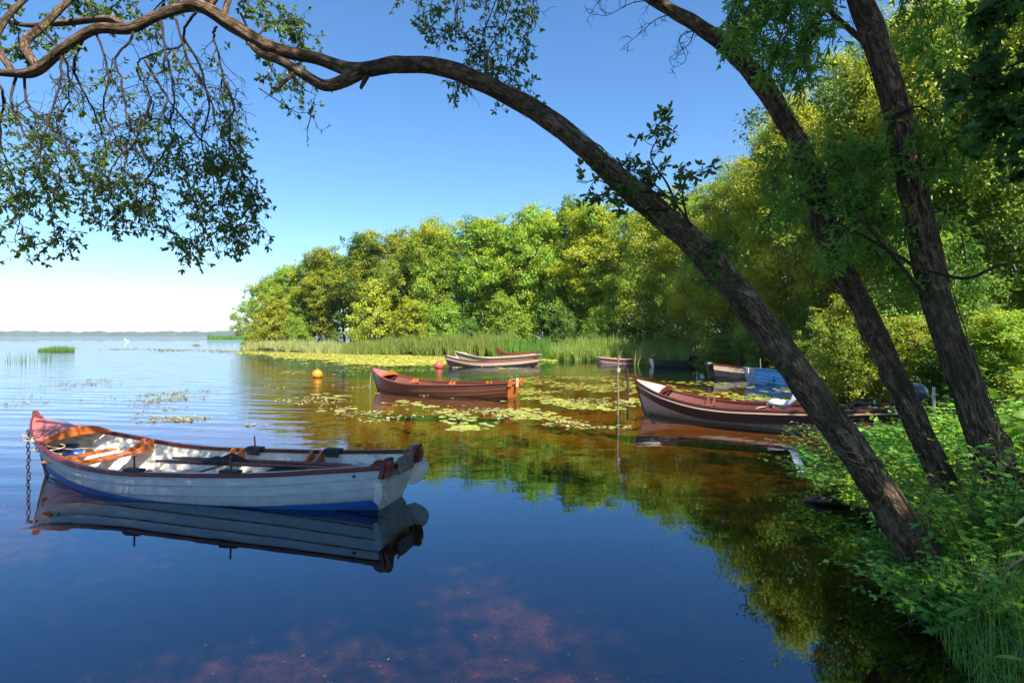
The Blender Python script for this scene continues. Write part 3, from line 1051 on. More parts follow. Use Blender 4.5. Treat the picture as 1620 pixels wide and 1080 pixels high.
mb.tube([(5.56, .1, .66), (5.60, .13, .645)], .03, 9)
mb.build('bow_fairlead', M['navy_paint'], boat1, smooth=False)


def oar(p0, p1, roll, label, spoon=True):
    """p0 handle end, p1 blade tip"""
    p0, p1 = np.asarray(p0, float), np.asarray(p1, float)
    Lr = np.linalg.norm(p1 - p0)
    root = empty('oar', p0, 0, label, 'oar', 'pair of wooden oars in the white boat')
    root.rotation_euler = Vector(p1 - p0).to_track_quat('X', 'Z').to_euler()
    mb = MB()
    mb.tube([(0, 0, 0), (.12, 0, 0), (.14, 0, 0), (.8, 0, 0), (Lr - .6, 0, 0), (Lr - .45, 0, 0)], [.017, .019, .026, .028, .021, .016], 9)
    mb.build('loom', M['mahogany'], root)
    mb = MB()
    x = np.linspace(Lr - .62, Lr, 14)
    t = (x - x[0]) / .62
    w = .02 + .055 * np.clip(t * 1.5, 0, 1) ** 1.2 * np.where(t > .93, .8, 1)
    c, s = math.cos(roll), math.sin(roll)
    G = np.array([[(xx, ww * v * c, ww * v * s + .012 * (1 - abs(v))) for v in (-1, -.5, 0, .5, 1)] for xx, ww in zip(x, w)])
    mb.grid(G); mb.grid(G - np.array([0, 0, .012])); mb.grid(np.stack([G[:, 0], G[:, 0] - np.array([0, 0, .012])], 1)); mb.grid(np.stack([G[:, -1], G[:, -1] - np.array([0, 0, .012])], 1))
    mb.build('blade', M['deck_pink'], root)
    mb = MB()
    mb.box((.95, 0, .0), (.34, .09, .03), bev=.008)
    mb.prism([(.72, -.03, .015), (.95, -.03, .1), (1.0, -.03, .1), (1.22, -.03, .015)], (0, .03, 0))
    mb.build('bull', M['dark_mat'], root, smooth=False)
    return root


oar(local1(3.35, .12, .34), local1(.12, .05, .40), .25, 'red brown oar nearer the camera, lying along the thwarts of the white boat')
oar(local1(3.30, -.10, .335), local1(.14, -.14, .395), -.15, 'red brown oar on the far side, lying along the thwarts of the white boat')

# ribbed mat on the stern thwart
mt = empty('seat_mat', local1(.25 * 5.65 + .03, .02, .335), rz1 + .12, 'black ribbed rubber mat lying over the stern seat of the white boat', 'mat')
mb = MB()
yy = np.linspace(-.3, .3, 61)
prof = [(-.2, -.03), (-.17, -.005), (-.1, .0), (.1, .0), (.17, -.008), (.22, -.05)]
G = np.array([[(x, y, z + (.006 if (j // 2) % 2 else 0)) for x, z in prof] for j, y in enumerate(yy)])
mb.grid(G, flip=True)
mb.grid(G - np.array([0, 0, .012]))
mb.build('mat_sheet', M['dark_mat'], mt, smooth=False)

# clutter in the bow: rope, blue can, dull blue box, mooring chain
rp = MB()
rng = np.random.default_rng(3)
c0 = local1(5.28, .44, .66)
loops = [c0]
for i in range(30):
    a = i * .72
    base = local1(5.0 - .012 * i + .10 * math.sin(a * 1.3), .36 + .13 * math.cos(a), .60 - .009 * i + .06 * math.sin(a * .7))
    loops.append(base)
rp.tube(smooth_path(loops, 6), .011, 6)
c1 = [local1(5.25, .43, .645), local1(5.12, .52, .60), local1(4.95, .50, .585), local1(4.85, .38, .5), local1(4.75, .2, .44), local1(4.68, .02, .42), local1(4.6, -.2, .36)]
rp.tube(smooth_path(c1, 8), .010, 6)
tag(rp.build('rope', M['rope']), 'pale coiled rope hanging over the bow rail of the white boat', 'rope')
cb = empty('canister', local1(4.86, -.08, .30), rz1 + .5, 'bright blue plastic canister under the foredeck of the white boat', 'canister')
mb = MB()
xs = np.linspace(0, .3, 9)
mb.tube([(x, 0, 0) for x in xs], [.05, .075, .085, .088, .088, .088, .085, .072, .045], 16)
mb.build('drum', M['blue_plastic'], cb)
mb = MB()
mb.tube([(-.02, 0, 0), (.012, 0, 0)], .035, 12)
mb.build('screw_cap', M['white_plastic'], cb)
bx = empty('tool_box', local1(5.02, .12, .32), rz1 + .1, 'dull blue box stowed under the foredeck of the white boat', 'box')
mb = MB()
mb.box((0, 0, 0), (.16, .42, .2), bev=.015)
mb.build('case', M['navy_paint'], bx, smooth=False)
mb = MB()
mb.box((0, 0, .115), (.18, .44, .025), bev=.008)
mb.build('lid', M['navy_paint'], bx, smooth=False)


def chain_at(top, bottom_z, label, link=.055, r=.0075):
    mb = MB()
    z = top[2]
    i = 0
    while z > bottom_z:
        a = np.linspace(0, 2 * math.pi, 13)
        o = .35 + (math.pi / 2 if i % 2 else 0)
        off = np.array([.006 * math.sin(i * 1.1), 0, 0])
        pts = np.stack([np.cos(a) * link * .36 * math.cos(o), np.cos(a) * link * .36 * math.sin(o), np.sin(a) * link * .62], -1) + np.array([top[0], top[1], z]) + off
        mb.tube(pts, r, 6, cap=False)
        z -= link * .92
        i += 1
    return tag(mb.build('mooring_chain', M['dark_iron']), label, 'chain')


chain_at(local1(5.60, .13, .635), -.25, 'dark iron mooring chain hanging from the bow of the white boat into the lake')

# -- the brown varnished boat
B2S, B2B = np.array([0.0, 18.5, 0.0]), np.array([-5.22, 21.3, 0.0])
boat2, H2 = rowing_boat('rowing_boat', B2S, heading(B2S, B2B), 'brown varnished rowing boat with a bright orange transom moored among lily pads',
                        ['brown_hull'] * 7, 'brown_inside', 'mahogany', 'deck_pink', 'orange_wood', 'orange_wood', 'orange_wood', 'brown_inside', 'orange_wood',
                        hull=Hull(5.9, .98, .96), thwarts=(.2, .47, .74))
mb = MB()
zt = float(H2.zs(0))
mb.box((-H2.rake * (zt - .05) - .07, .0, zt - .03), (.03, .17, .3), bev=.006)
mb.build('motor_pad', M['cream'], boat2, smooth=False)
mb = MB()
mb.tube(smooth_path([(5.86, 0, .92), (5.98, .02, .6), (6.02, .03, .2), (6.03, .03, -.2)], 6), .012, 6)
tag(mb.build('mooring_rope', M['rope']), 'thin rope from the bow of the brown boat straight down into the water', 'rope').matrix_world = boat2.matrix_basis

# -- two boats lying side by side before the reeds
B3S, B3B = np.array([1.55, 38.5, 0.0]), np.array([-4.25, 36.0, 0.0])
boat3, H3 = rowing_boat('rowing_boat', B3S, heading(B3S, B3B), 'black rowing boat with a broad cream top strake beside the red buoy',
                        ['black_hull'] * 5 + ['cream'] * 2, 'cream', 'mahogany_dark', 'grey_paint', 'mahogany', 'black_hull', 'black_hull', 'brown_inside', 'brown_inside',
                        hull=Hull(6.3, .95, .93, n=7), ears=False, detail=False, knees=False)
B4S, B4B = np.array([1.9, 44.2, 0.0]), np.array([-4.25, 41.5, 0.0])
boat4, H4 = rowing_boat('rowing_boat', B4S, heading(B4S, B4B), 'dark green topped boat with pale lower planks behind the black and cream boat',
                        ['grey_paint'] * 5 + ['dark_green'] * 2, 'brown_inside', 'cream', 'grey_paint', 'mahogany', 'dark_green', 'dark_green', 'brown_inside', 'brown_inside',
                        hull=Hull(6.6, .95, 1.08), ears=False, detail=False, knees=False)
B4b = rowing_boat('rowing_boat', (2.1, 47.6, .05), math.pi * .93, 'small dark brown boat half hidden behind the two boats before the reeds',
                  ['brown_hull'] * 7, 'brown_inside', 'mahogany', 'grey_paint', 'mahogany', 'brown_hull', 'brown_hull', 'brown_inside', 'brown_inside',
                  hull=Hull(3.6, .8, 1.35, n=7), ears=False, detail=False, knees=False, deck=False)

# -- the long boat lying against the bank
B5S, B5B = np.array([8.0, 11.55, 0.0]), np.array([3.08, 14.85, 0.0])
rz5 = heading(B5S, B5B)
boat5, H5 = rowing_boat('rowing_boat', B5S, rz5, 'long boat of worn pinkish planks with maroon and cream top strakes lying against the bank',
                        ['pink_planks'] * 6 + ['maroon'] * 3, 'brown_inside', 'mahogany_dark', 'pink_planks', 'mahogany_dark', 'maroon', 'mahogany_dark', 'brown_inside',
                        'brown_inside', hull=Hull(5.75, 1.0, 1.06, n=9), thwarts=(.22, .46, .70), floor_m='navy_paint', keel_m='mahogany_dark', ears=True)


for side in (1, -1):
    mb = MB()
    H5.rail(mb, side, w=.05, h=.03, s0=.01, s1=.985, dz=-.075, dy=.012)
    mb.build('rubbing_strip', M['cream'], boat5, smooth=False)


def local5(x, y, z):
    c, s = math.cos(rz5), math.sin(rz5)
    return np.array([B5S[0] + x * c - y * s, B5S[1] + x * s + y * c, z])


st = empty('boat_seat', local5(2.28, .0, .33), rz5, 'white plastic bucket seat in the long maroon boat behind the leaning trunk', 'seat')
mb = MB()
G = []
for i, (x, z, w) in enumerate([(.27, .10, .19), (.25, .13, .21), (.1, .12, .22), (-.05, .11, .22), (-.16, .14, .21), (-.23, .24, .2), (-.3, .40, .19), (-.34, .52, .15), (-.35, .55, .08)]):
    t = np.linspace(-1, 1, 11)
    G.append(np.stack([np.full(11, x) + .05 * (t ** 4) * (1 if i > 4 else 0), t * w, z + .05 * t ** 4 * (1 if i <= 4 else .2)], -1))
G = np.array(G)
G2 = G.copy()
G2[..., 2] -= .045
G2[5:, :, 0] -= .045
G2[5:, :, 2] += .045
mb.grid(G); mb.grid(G2); mb.grid(np.stack([G[:, 0], G2[:, 0]], 1)); mb.grid(np.stack([G[:, -1], G2[:, -1]], 1)); mb.grid(np.array([G[0], G2[0]])); mb.grid(np.array([G[-1], G2[-1]]))
mb.build('shell', M['white_plastic'], st)
mb = MB()
mb.tube([(0, 0, -.02), (0, 0, .08)], .04, 10)
mb.box((0, 0, .075), (.22, .22, .02), bev=.005)
mb.build('swivel_post', M['steel'], st)
st.scale = (1.1, 1.15, 1.2)
ft = empty('fuel_tank', local5(.72, .12, .40), rz5 + .15, 'black fuel tank on the stern bench of the long maroon boat', 'fuel tank')
mb = MB()
mb.box((0, 0, .08), (.5, .36, .16), bev=.045)
mb.box((0, 0, .185), (.36, .24, .05), bev=.02)
mb.build('tank', M['black_plastic'], ft)
mb = MB()
mb.tube(smooth_path([(-.14, 0, .2), (-.12, 0, .25), (0, 0, .27), (.12, 0, .25), (.14, 0, .2)], 5), .014, 7)
mb.build('handle', M['black_plastic'], ft)
mb = MB()
mb.tube([(.2, .1, .15), (.2, .1, .19)], .035, 12)
mb.build('filler_cap', M['mahogany_dark'], ft)
cr = empty('tackle_box', local5(1.18, -.06, .36), rz5 - .1, 'flat dark tackle box beside the fuel tank in the long maroon boat', 'box')
mb = MB()
mb.box((0, 0, .05), (.3, .5, .11), bev=.02)
mb.build('case', M['navy_paint'], cr)
mb = MB()
mb.box((0, 0, .12), (.31, .51, .025), bev=.008)
mb.build('lid', M['black_plastic'], cr)
tw = MB()
tw.tube(smooth_path([local5(*p) for p in ((2.9, .3, .30), (2.7, .1, .38), (2.5, -.1, .33), (2.3, .2, .32), (2.1, .35, .36), (1.9, .2, .34))], 8), .012, 6)
tag(tw.build('rope', M['rope']), 'loose grey rope lying on the thwarts of the long maroon boat', 'rope')
om = empty('outboard_motor', local5(-.12, .0, .5), rz5, 'dark grey outboard motor tilted up on the stern of the long maroon boat', 'outboard motor')
om.rotation_euler = (0, R(24), rz5)
mb = MB()


def cowl(G):
    G = G.copy()
    f = np.clip(G[..., 2] / .2, -1, 1)
    G[..., 0] *= 1 - .12 * f
    G[..., 0] = np.sign(G[..., 0]) * np.abs(G[..., 0] / .27) ** .7 * .27
    G[..., 1] = np.sign(G[..., 1]) * np.abs(G[..., 1] / .16) ** .7 * .16
    return G


mb.ball((-.12, 0, .32), (.27, .16, .2), 20, 12, fn=cowl)
mb.build('cowl', M['chrome_dark'], om)
mb = MB()
mb.ball((-.12, 0, .325), (.275, .165, .035), 20, 6)
mb.build('cowl_band', M['steel'], om)
mb = MB()
mb.tube([(-.12, 0, .18), (-.13, 0, -.1), (-.14, 0, -.45), (-.14, 0, -.62)], [.1, .075, .06, .05], 10)
mb.build('leg', M['black_plastic'], om)
mb = MB()
mb.box((.0, 0, .03), (.1, .2, .26), bev=.02)
mb.build('clamp_bracket', M['steel'], om)
mb = MB()
mb.ball((-.16, 0, -.66), (.16, .055, .055), 12, 8)
for a in range(3):
    an = a * 2.094
    c_, s_ = math.cos(an), math.sin(an)
    mb.prism([(-.33, .03 * c_, -.66 + .03 * s_), (-.35, .11 * math.cos(an - .4), -.66 + .11 * math.sin(an - .4)), (-.33, .13 * c_, -.66 + .13 * s_), (-.31, .11 * math.cos(an + .4), -.66 + .11 * math.sin(an + .4))], (.008, 0, 0))
mb.build('gearcase', M['black_plastic'], om)
mb = MB()
mb.tube([(.05, .06, .2), (.3, .1, .24), (.48, .12, .25)], [.02, .017, .022], 8)
mb.build('tiller', M['black_plastic'], om)

# -- boats lying further into the corner
B6S, B6B = np.array([9.95, 23.6, 0.0]), np.array([14.6, 24.6, 0.0])
boat6, H6 = rowing_boat('rowing_boat', B6S, heading(B6S, B6B), 'bright blue rowing boat with pale blue pointed transom behind the leaning trunk',
                        ['azure'] * 7, 'azure', 'azure', 'azure', 'azure', 'sky_blue', 'sky_blue', 'azure', 'azure', hull=Hull(4.6, .85, 1.28, rake=.2), ears=False, detail=False, knees=False)
mb = MB()
mb.box((-.2, 0, .56), (.04, .16, .22), bev=.01)
mb.build('motor_pad', M['pale_plastic'], boat6, smooth=False)
boat7, H7 = rowing_boat('rowing_boat', (9.7, 27.6, 0.0), .12, 'black boat with a white top strake behind the blue boat',
                        ['black_hull'] * 5 + ['cream'] * 2, 'brown_inside', 'mahogany_dark', 'grey_paint', 'mahogany', 'black_hull', 'black_hull', 'brown_inside', 'brown_inside',
                        hull=Hull(4.9, .95, 1.2), ears=False, detail=False, knees=False)
boat8, H8 = rowing_boat('rowing_boat', (6.35, 41.0, 0.0), .08, 'grey weathered boat with a dark top strake lying at the edge of the reeds',
                        ['grey_paint'] * 5 + ['mahogany_dark'] * 2, 'brown_inside', 'cream', 'grey_paint', 'mahogany', 'grey_paint', 'grey_paint', 'brown_inside', 'brown_inside',
                        hull=Hull(4.2, .85, .85), ears=False, detail=False, knees=False)
boat9, H9 = rowing_boat('rowing_boat', (9.15, 37.0, 0.0), .05, 'dark green boat with a pale transom lying in the shade under the bank trees',
                        ['dark_green'] * 7, 'brown_inside', 'mahogany_dark', 'dark_green', 'mahogany', 'sky_blue', 'sky_blue', 'brown_inside', 'brown_inside',
                        hull=Hull(4.8, .95, .92), ears=False, detail=False, knees=False)
for ch in kids(boat9):
    if ch.name.startswith('transom'):
        ch.data.materials[0] = M['white_plastic']
m7 = empty('outboard_motor', (9.65, 27.5, .42), .12, 'small black outboard motor on the stern of the black and white boat', 'outboard motor')
mb = MB()
mb.ball((-.12, 0, .2), (.2, .12, .13), 14, 9, fn=cowl)
mb.build('cowl', M['black_plastic'], m7)
mb = MB()
mb.tube([(-.12, 0, .15), (-.14, 0, -.35), (-.14, 0, -.6)], [.08, .06, .05], 8)
mb.build('leg', M['black_plastic'], m7)


# ------------------------------------------------------------------ buoys, stakes, posts, small far things
def buoy(pos, r, mat, label):
    root = empty('buoy', pos, 0.3, label, 'buoy')
    mb = MB()
    mb.ball((0, 0, r * .62), (r, r, r * .97), 28, 18)
    mb.build('float', M[mat], root)
    mb = MB()
    mb.tube([(0, 0, r * 1.52), (0, 0, r * 1.66)], [r * .2, r * .17], 12)
    a = np.linspace(0, math.pi, 9)
    mb.tube(np.stack([np.cos(a) * r * .12, 0 * a, r * 1.64 + np.sin(a) * r * .16], -1), r * .04, 6)
    mb.build('lifting_eye', M[mat], root)
    return root


buoy((P(502, 0, 27.3)[0], 27.3, 0), .235, 'buoy_orange', 'round orange buoy floating alone left of the brown boat')
buoy((P(694, 0, 35.2)[0], 35.2, 0), .275, 'buoy_red', 'round pinkish red buoy at the bow of the black boat')


def stake(px, py_top, d, r, mat, label, lean=(0, 0), cap=None, foot=-.5, cat='stake', name='mooring_stake'):
    t = P(px, py_top, d)
    root = empty(name, (t[0], d, 0), 0, label, cat)
    h = t[2]
    zs_ = np.linspace(foot, h, 12)
    pts = [(lean[0] * (z - h) + .012 * math.sin(z * 5), lean[1] * (z - h), z) for z in zs_]
    mb = MB()
    mb.tube(pts, [r * (1.1 - .2 * i / 11) for i in range(12)], 9)
    mb.build('pole', M[mat], root)
    if cap:
        mb = MB()
        mb.tube([(0, 0, h - .42), (0, 0, h - .36), (.02, 0, h - .30)], [r * 1.7, r * 2.2, r * 1.6], 10)
        mb.build('rope_band', M[cap], root)
    return root


stake(978, 563, 14.4, .024, 'old_wood', 'tall pale thin stake standing in the water before the bow of the long boat', (.01, 0), 'rope')
stake(993, 583, 17.6, .035, 'dark_iron', 'short dark blue grey post in the water behind the bow of the long boat', foot=-.6)
stake(1203, 567, 25.6, .03, 'old_wood', 'short pale post standing behind the blue boat')
stake(1170, 558, 30.5, .06, 'wet_wood', 'dark red brown post at the bank behind the black and white boat')
stake(1478, 612, 10.6, .028, 'steel', 'galvanised steel post standing in the bank plants beside the outboard motor', foot=.0, cat='post', name='steel_post')

sw = empty('swan', (P(201, 0, 190)[0], 190, 0), 0, 'tiny white swan far out on the open lake', 'swan')
mb = MB()
mb.ball((0, 0, .22), (.6, .28, .32), 14, 8)
pts = smooth_path([(-.4, 0, .3), (-.62, 0, .55), (-.58, 0, .85), (-.7, 0, .98), (-.9, 0, .9)], 6)
mb.tube(pts, np.linspace(.13, .06, len(pts)), 8)
mb.build('body', M['feather'], sw)
lg = MB()
lg.tube([(-.9, 0, .02), (-.3, .1, .12), (.3, 0, .1), (.9, -.1, .0)], [.1, .16, .15, .08], 8)
lg.tube([(.1, 0, .1), (.25, .1, .5)], [.05, .02], 6)
o = lg.build('driftwood', M['old_wood'])
o.location = (P(311, 0, 118)[0], 118, 0)
tag(o, 'dark piece of driftwood floating off the tip of the headland', 'driftwood')
lg = MB()
pts = smooth_path([P(1276, 0, 6.9) * (1, 1, 0) + (0, 0, .0), P(1300, 0, 6.75) * (1, 1, 0) + (0, 0, .05), P(1330, 0, 6.7) * (1, 1, 0) + (0, 0, .04), P(1365, 0, 6.6) * (1, 1, 0) + (0, 0, .03), P(1400, 0, 6.6) * (1, 1, 0) + (0, 0, .15)], 6)
lg.tube(pts, np.linspace(.04, .075, len(pts)), 9, bump_fn=lambda a, l, r: 1 + .15 * np.sin(3 * a + 9 * l) * np.sin(14 * l))
tag(lg.build('sunken_log', M['wet_wood']), 'wet black log lying in the water under the bank bushes', 'log')


# ------------------------------------------------------------------ twigs and leaves of the near trees
class Twigs:
    """branches of one tree: woody tubes plus the leaves that sit on their last shoots"""

    def __init__(self, seed):
        self.rng = np.random.default_rng(seed)
        self.wood = MB()
        self.lp, self.la, self.ln, self.ll, self.lw = [], [], [], [], []

    def walk(self, p, d, length, wig, droop, n=6):
        rng = self.rng
        pts = [np.array(p, float)]
        d = unit(np.array(d, float))
        st = length / n
        for _ in range(n):
            d = unit(d + rng.normal(0, wig, 3) + np.array([0, 0, -droop]))
            pts.append(pts[-1] + d * st)
        return np.array(pts)

    def leaf(self, p, d, L, W, up=.6):
        rng = self.rng
        self.lp.append(p)
        self.la.append(d)
        n = rng.normal(0, .6, 3) + np.array([0, 0, up])
        self.ln.append(n)
        s = rng.uniform(.7, 1.2)
        self.ll.append(L * s)
        self.lw.append(W * s * rng.uniform(.85, 1.15))

    def shoot(self, pts, L, W, every, rosette, droop=.3):
        rng = self.rng
        n = len(pts)
        for i in range(1, n):
            d = unit(pts[i] - pts[i - 1])
            for _ in range(every):
                t = rng.uniform()
                self.leaf(pts[i - 1] + (pts[i] - pts[i - 1]) * t, unit(d * .5 + rng.normal(0, .7, 3) + np.array([0, 0, -droop])), L, W)
        d = unit(pts[-1] - pts[-2])
        for _ in range(rosette):
            self.leaf(pts[-1], unit(d * .7 + rng.normal(0, .6, 3) + np.array([0, 0, -droop * .6])), L, W)

    def branch(self, pts, r0, r1, per_m, len2, len3, L, W, start=.2, droop=.25, every=1, rosette=5, bare=0.0, spread=.9, n3=(3, 6), k=6, jit=0.0, bias=(0, 0, 0), top_bare=0.0):
        """a main stem with side shoots and their side shoots"""
        rng = self.rng
        pts = np.asarray(pts, float)
        if jit:
            pts = pts + rng.normal(0, jit, pts.shape) * np.linspace(.2, 1, len(pts))[:, None]
        n = len(pts)
        seg = np.concatenate([[0], np.cumsum(np.linalg.norm(np.diff(pts, axis=0), axis=1))])
        rad = r0 + (r1 - r0) * (seg / seg[-1]) ** .8
        self.wood.tube(pts, rad, k)
        cnt = max(1, int(seg[-1] * per_m))
        bias = np.array(bias, float)
        for t in np.linspace(start, 1, cnt) + rng.uniform(-.4, .4, cnt) / cnt:
            t = float(np.clip(t, 0, 1))
            i = min(n - 2, int(np.searchsorted(seg, t * seg[-1], side='right') - 1))
            p = pts[i] + (pts[i + 1] - pts[i]) * ((t * seg[-1] - seg[i]) / (seg[i + 1] - seg[i] + 1e-9))
            d0 = unit(pts[i + 1] - pts[i])
            l2 = len2 * rng.uniform(.45, 1.15) * (1 - .35 * t)
            d2 = unit(d0 * .55 + rng.normal(0, spread, 3) + bias)
            s2 = self.walk(p, d2, l2, .27, droop * .35, 7)
            ra = rad[i] * .45
            ra = min(max(ra, .0035), .012)
            self.wood.tube(s2, np.linspace(ra, .0022, len(s2)), 5, cap=False)
            leafy = rng.uniform() > bare and (t > top_bare or rng.uniform() < .3)
            for _ in range(rng.integers(n3[0], n3[1] + 1)):
                j = rng.integers(2, len(s2))
                d3 = unit((s2[j] - s2[j - 1]) / (np.linalg.norm(s2[j] - s2[j - 1]) + 1e-9) * .6 + rng.normal(0, .7, 3))
                s3 = self.walk(s2[j], d3, len3 * rng.uniform(.5, 1.2), .25, droop * .4, 4)
                self.wood.tube(s3, np.linspace(.0025, .0014, len(s3)), 4, cap=False)
                if leafy:
                    self.shoot(s3, L, W, every, rosette)
            if leafy:
                self.shoot(s2[3:], L, W, every, rosette)

    def build(self, root, leaf_m, shape, twig_name='twigs', leaf_name='foliage', twig_m='twig'):
        if self.wood.n:
            self.wood.build(twig_name, M[twig_m], root)
        if self.lp:
            mb = MB()
            mb.leaves(np.array(self.lp), np.array(self.la), np.array(self.ln), np.array(self.ll), np.array(self.lw), shape)
            mb.build(leaf_name, M[leaf_m], root, smooth=False)


def PX(rows):
    return np.array([P(*r[:3]) for r in rows])


def bark_tube(rows, k=22, n=12, seed=0, flare=0.0):
    """a leaning trunk: rows of (px, py, distance, width in px)"""
    rows = np.array(rows, float)
    pts = smooth_path(PX(rows), n)
    rad = .71 * smooth_path(np.stack([rows[:, 3] / FPX * rows[:, 2] / 2] * 3, -1), n)[:, 0]
    rg = np.random.default_rng(seed)
    ph = rg.uniform(0, 6, 12)
    knots = [(rg.uniform(0, 6.28), rg.uniform(0, 9), rg.uniform(.05, .14), rg.uniform(.12, .4)) for _ in range(16)]

    def bf(a, l, r):
        w = .055 * np.sin(3 * a + 2.1 * l + ph[0]) + .045 * np.sin(5 * a - 3.3 * l + ph[1]) + .035 * np.sin(8 * a + 1.7 * l + ph[2]) + .03 * np.sin(2 * a + 7 * l + ph[3])
        for ka, kl, kr, kh in knots:
            da = (a - ka + math.pi) % (2 * math.pi) - math.pi
            w = w + kh * np.exp(-(da / .5) ** 2 - ((l - kl) / kr) ** 2)
        w = w + .10 * np.sin(1.3 * l + ph[6]) * np.sin(a + ph[7]) + .05 * np.sin(2.9 * l + ph[8])
        w = w + .03 * np.sin(13 * a + 5 * np.sin(3 * l + ph[4])) + .02 * np.sin(a + 17 * l + ph[5])
        return 1 + w
    t = np.linspace(0, 1, len(rad))
    rad = rad * (1 + flare * np.exp(-t * 14))
    mb = MB()
    mb.tube(pts, rad, k, bump_fn=bf)
    return mb, pts, rad


def creepers(pts, rad, seed, n=26, upto=.7):
    """ivy stems crawling up the bark"""
    rg = np.random.default_rng(seed)
    mb = MB()
    N = len(pts)
    T = unit(np.gradient(pts, axis=0))
    u = unit(np.cross(T, np.tile([0.3, 1, .2], (N, 1))))
    w = np.cross(T, u)
    for _ in range(n):
        i = int(rg.uniform(0, .45) * N)
        a = rg.uniform(0, 6.28)
        m = int(rg.uniform(.12, .4) * N)
        out = []
        da = rg.normal(0, .05)
        for j in range(i, min(i + m, int(N * upto))):
            da = .8 * da + rg.normal(0, .14)
            a += da
            out.append(pts[j] + (rad[j] * 1.04 + .004) * (math.cos(a) * u[j] + math.sin(a) * w[j]))
        if len(out) > 4:
            mb.tube(smooth_path(np.array(out), 3), np.linspace(.0048, .002, (len(out) - 1) * 3 + 1) * rg.uniform(.5, 1.3), 5, cap=False)
    return mb


# -- the arching willow: trunk from the bank, over the boats, down at the left
T1 = [(1478, 915, 4.35, 82), (1440, 850, 4.4, 70), (1400, 790, 4.45, 65), (1345, 705, 4.55, 62), (1290, 630, 4.65, 60), (1205, 515, 4.8, 60), (1130, 420, 4.95, 57), (1050, 343, 5.05, 52), (965, 268, 5.15, 46),
      (900, 213, 5.2, 43), (838, 170, 5.25, 40), (750, 125, 5.3, 36), (690, 106, 5.3, 34), (630, 104, 5.35, 33), (560, 111, 5.4, 32), (500, 93, 5.45, 26), (430, 76, 5.5, 26), (370, 42, 5.5, 28), (312, 10, 5.5, 25),
      (250, 24, 5.5, 22), (205, 44, 5.5, 22), (150, 46, 5.45, 20), (100, 76, 5.4, 20), (55, 112, 5.4, 21), (15, 116, 5.4, 16), (-60, 110, 5.4, 14)]
arch = empty('arching_willow', P(1455, 880, 4.4) * (1, 1, 0) + (0, 0, .25), 0, 'tall slanting willow whose trunk arches right across the water to the top left', 'tree', 'willow trunks on the near bank')


def under(root, o):
    o.matrix_parent_inverse = root.matrix_basis.inverted()
    return o


class At:
    """parent proxy: builds in world coordinates under a thing"""

    def __init__(self, root):
        self.root = root


def wbuild(mb, name, mat, root, smooth=True):
    o = mb.build(name, mat, root, smooth)
    o.location = [-v for v in root.location]
    return o


mbt, pts1, rad1 = bark_tube(T1, seed=1, flare=.15)
for rows in ([(572, 112, 5.4, 30), (540, 130, 5.38, 27), (512, 135, 5.36, 24), (482, 118, 5.36, 22), (445, 96, 5.38, 19), (412, 84, 5.42, 14), (392, 66, 5.5, 10)],
             [(330, 6, 5.5, 20), (360, -30, 5.6, 20), (440, -90, 5.9, 19), (560, -150, 6.2, 17), (720, -190, 6.4, 14), (900, -220, 6.5, 9)],
             [(312, 10, 5.5, 20), (290, -25, 5.6, 18), (250, -70, 5.7, 16), (150, -120, 5.8, 12), (20, -150, 5.9, 8)],
             [(60, 110, 5.4, 18), (40, 70, 5.5, 17), (70, 40, 5.6, 15), (120, -10, 5.8, 13), (160, -60, 6.0, 9)],
             [(20, 114, 5.4, 14), (-5, 70, 5.5, 14), (10, 30, 5.6, 12), (60, -20, 5.8, 8)],
             [(205, 44, 5.5, 16), (170, 30, 5.7, 15), (110, 35, 5.9, 13), (40, 40, 6.0, 10), (-40, 20, 6.0, 7)],
             [(356, 40, 5.5, 14), (358, 10, 5.6, 13), (376, -30, 5.7, 10)],
             [(580, 122, 5.38, 12), (575, 132, 5.36, 10), (571, 140, 5.34, 7)],
             [(468, 112, 5.38, 12), (452, 128, 5.3, 9), (437, 142, 5.25, 6)]):
    b2, _, _ = bark_tube(rows, k=14, n=8, seed=len(rows))
    for v, f, mi, uv in zip(b2.v, b2.f, b2.mi, b2.uv):
        mbt.v.append(v); mbt.f.append(f + mbt.n); mbt.mi.append(mi); mbt.uv.append(uv)
    mbt.n += b2.n
    # offsets: each chunk already counts from its own start, so shift only once per tube
wbuild(mbt, 'trunk', M['bark'], arch)
wbuild(creepers(pts1, rad1, 11, 24, .42), 'creeper_stems', M['creeper'], arch)

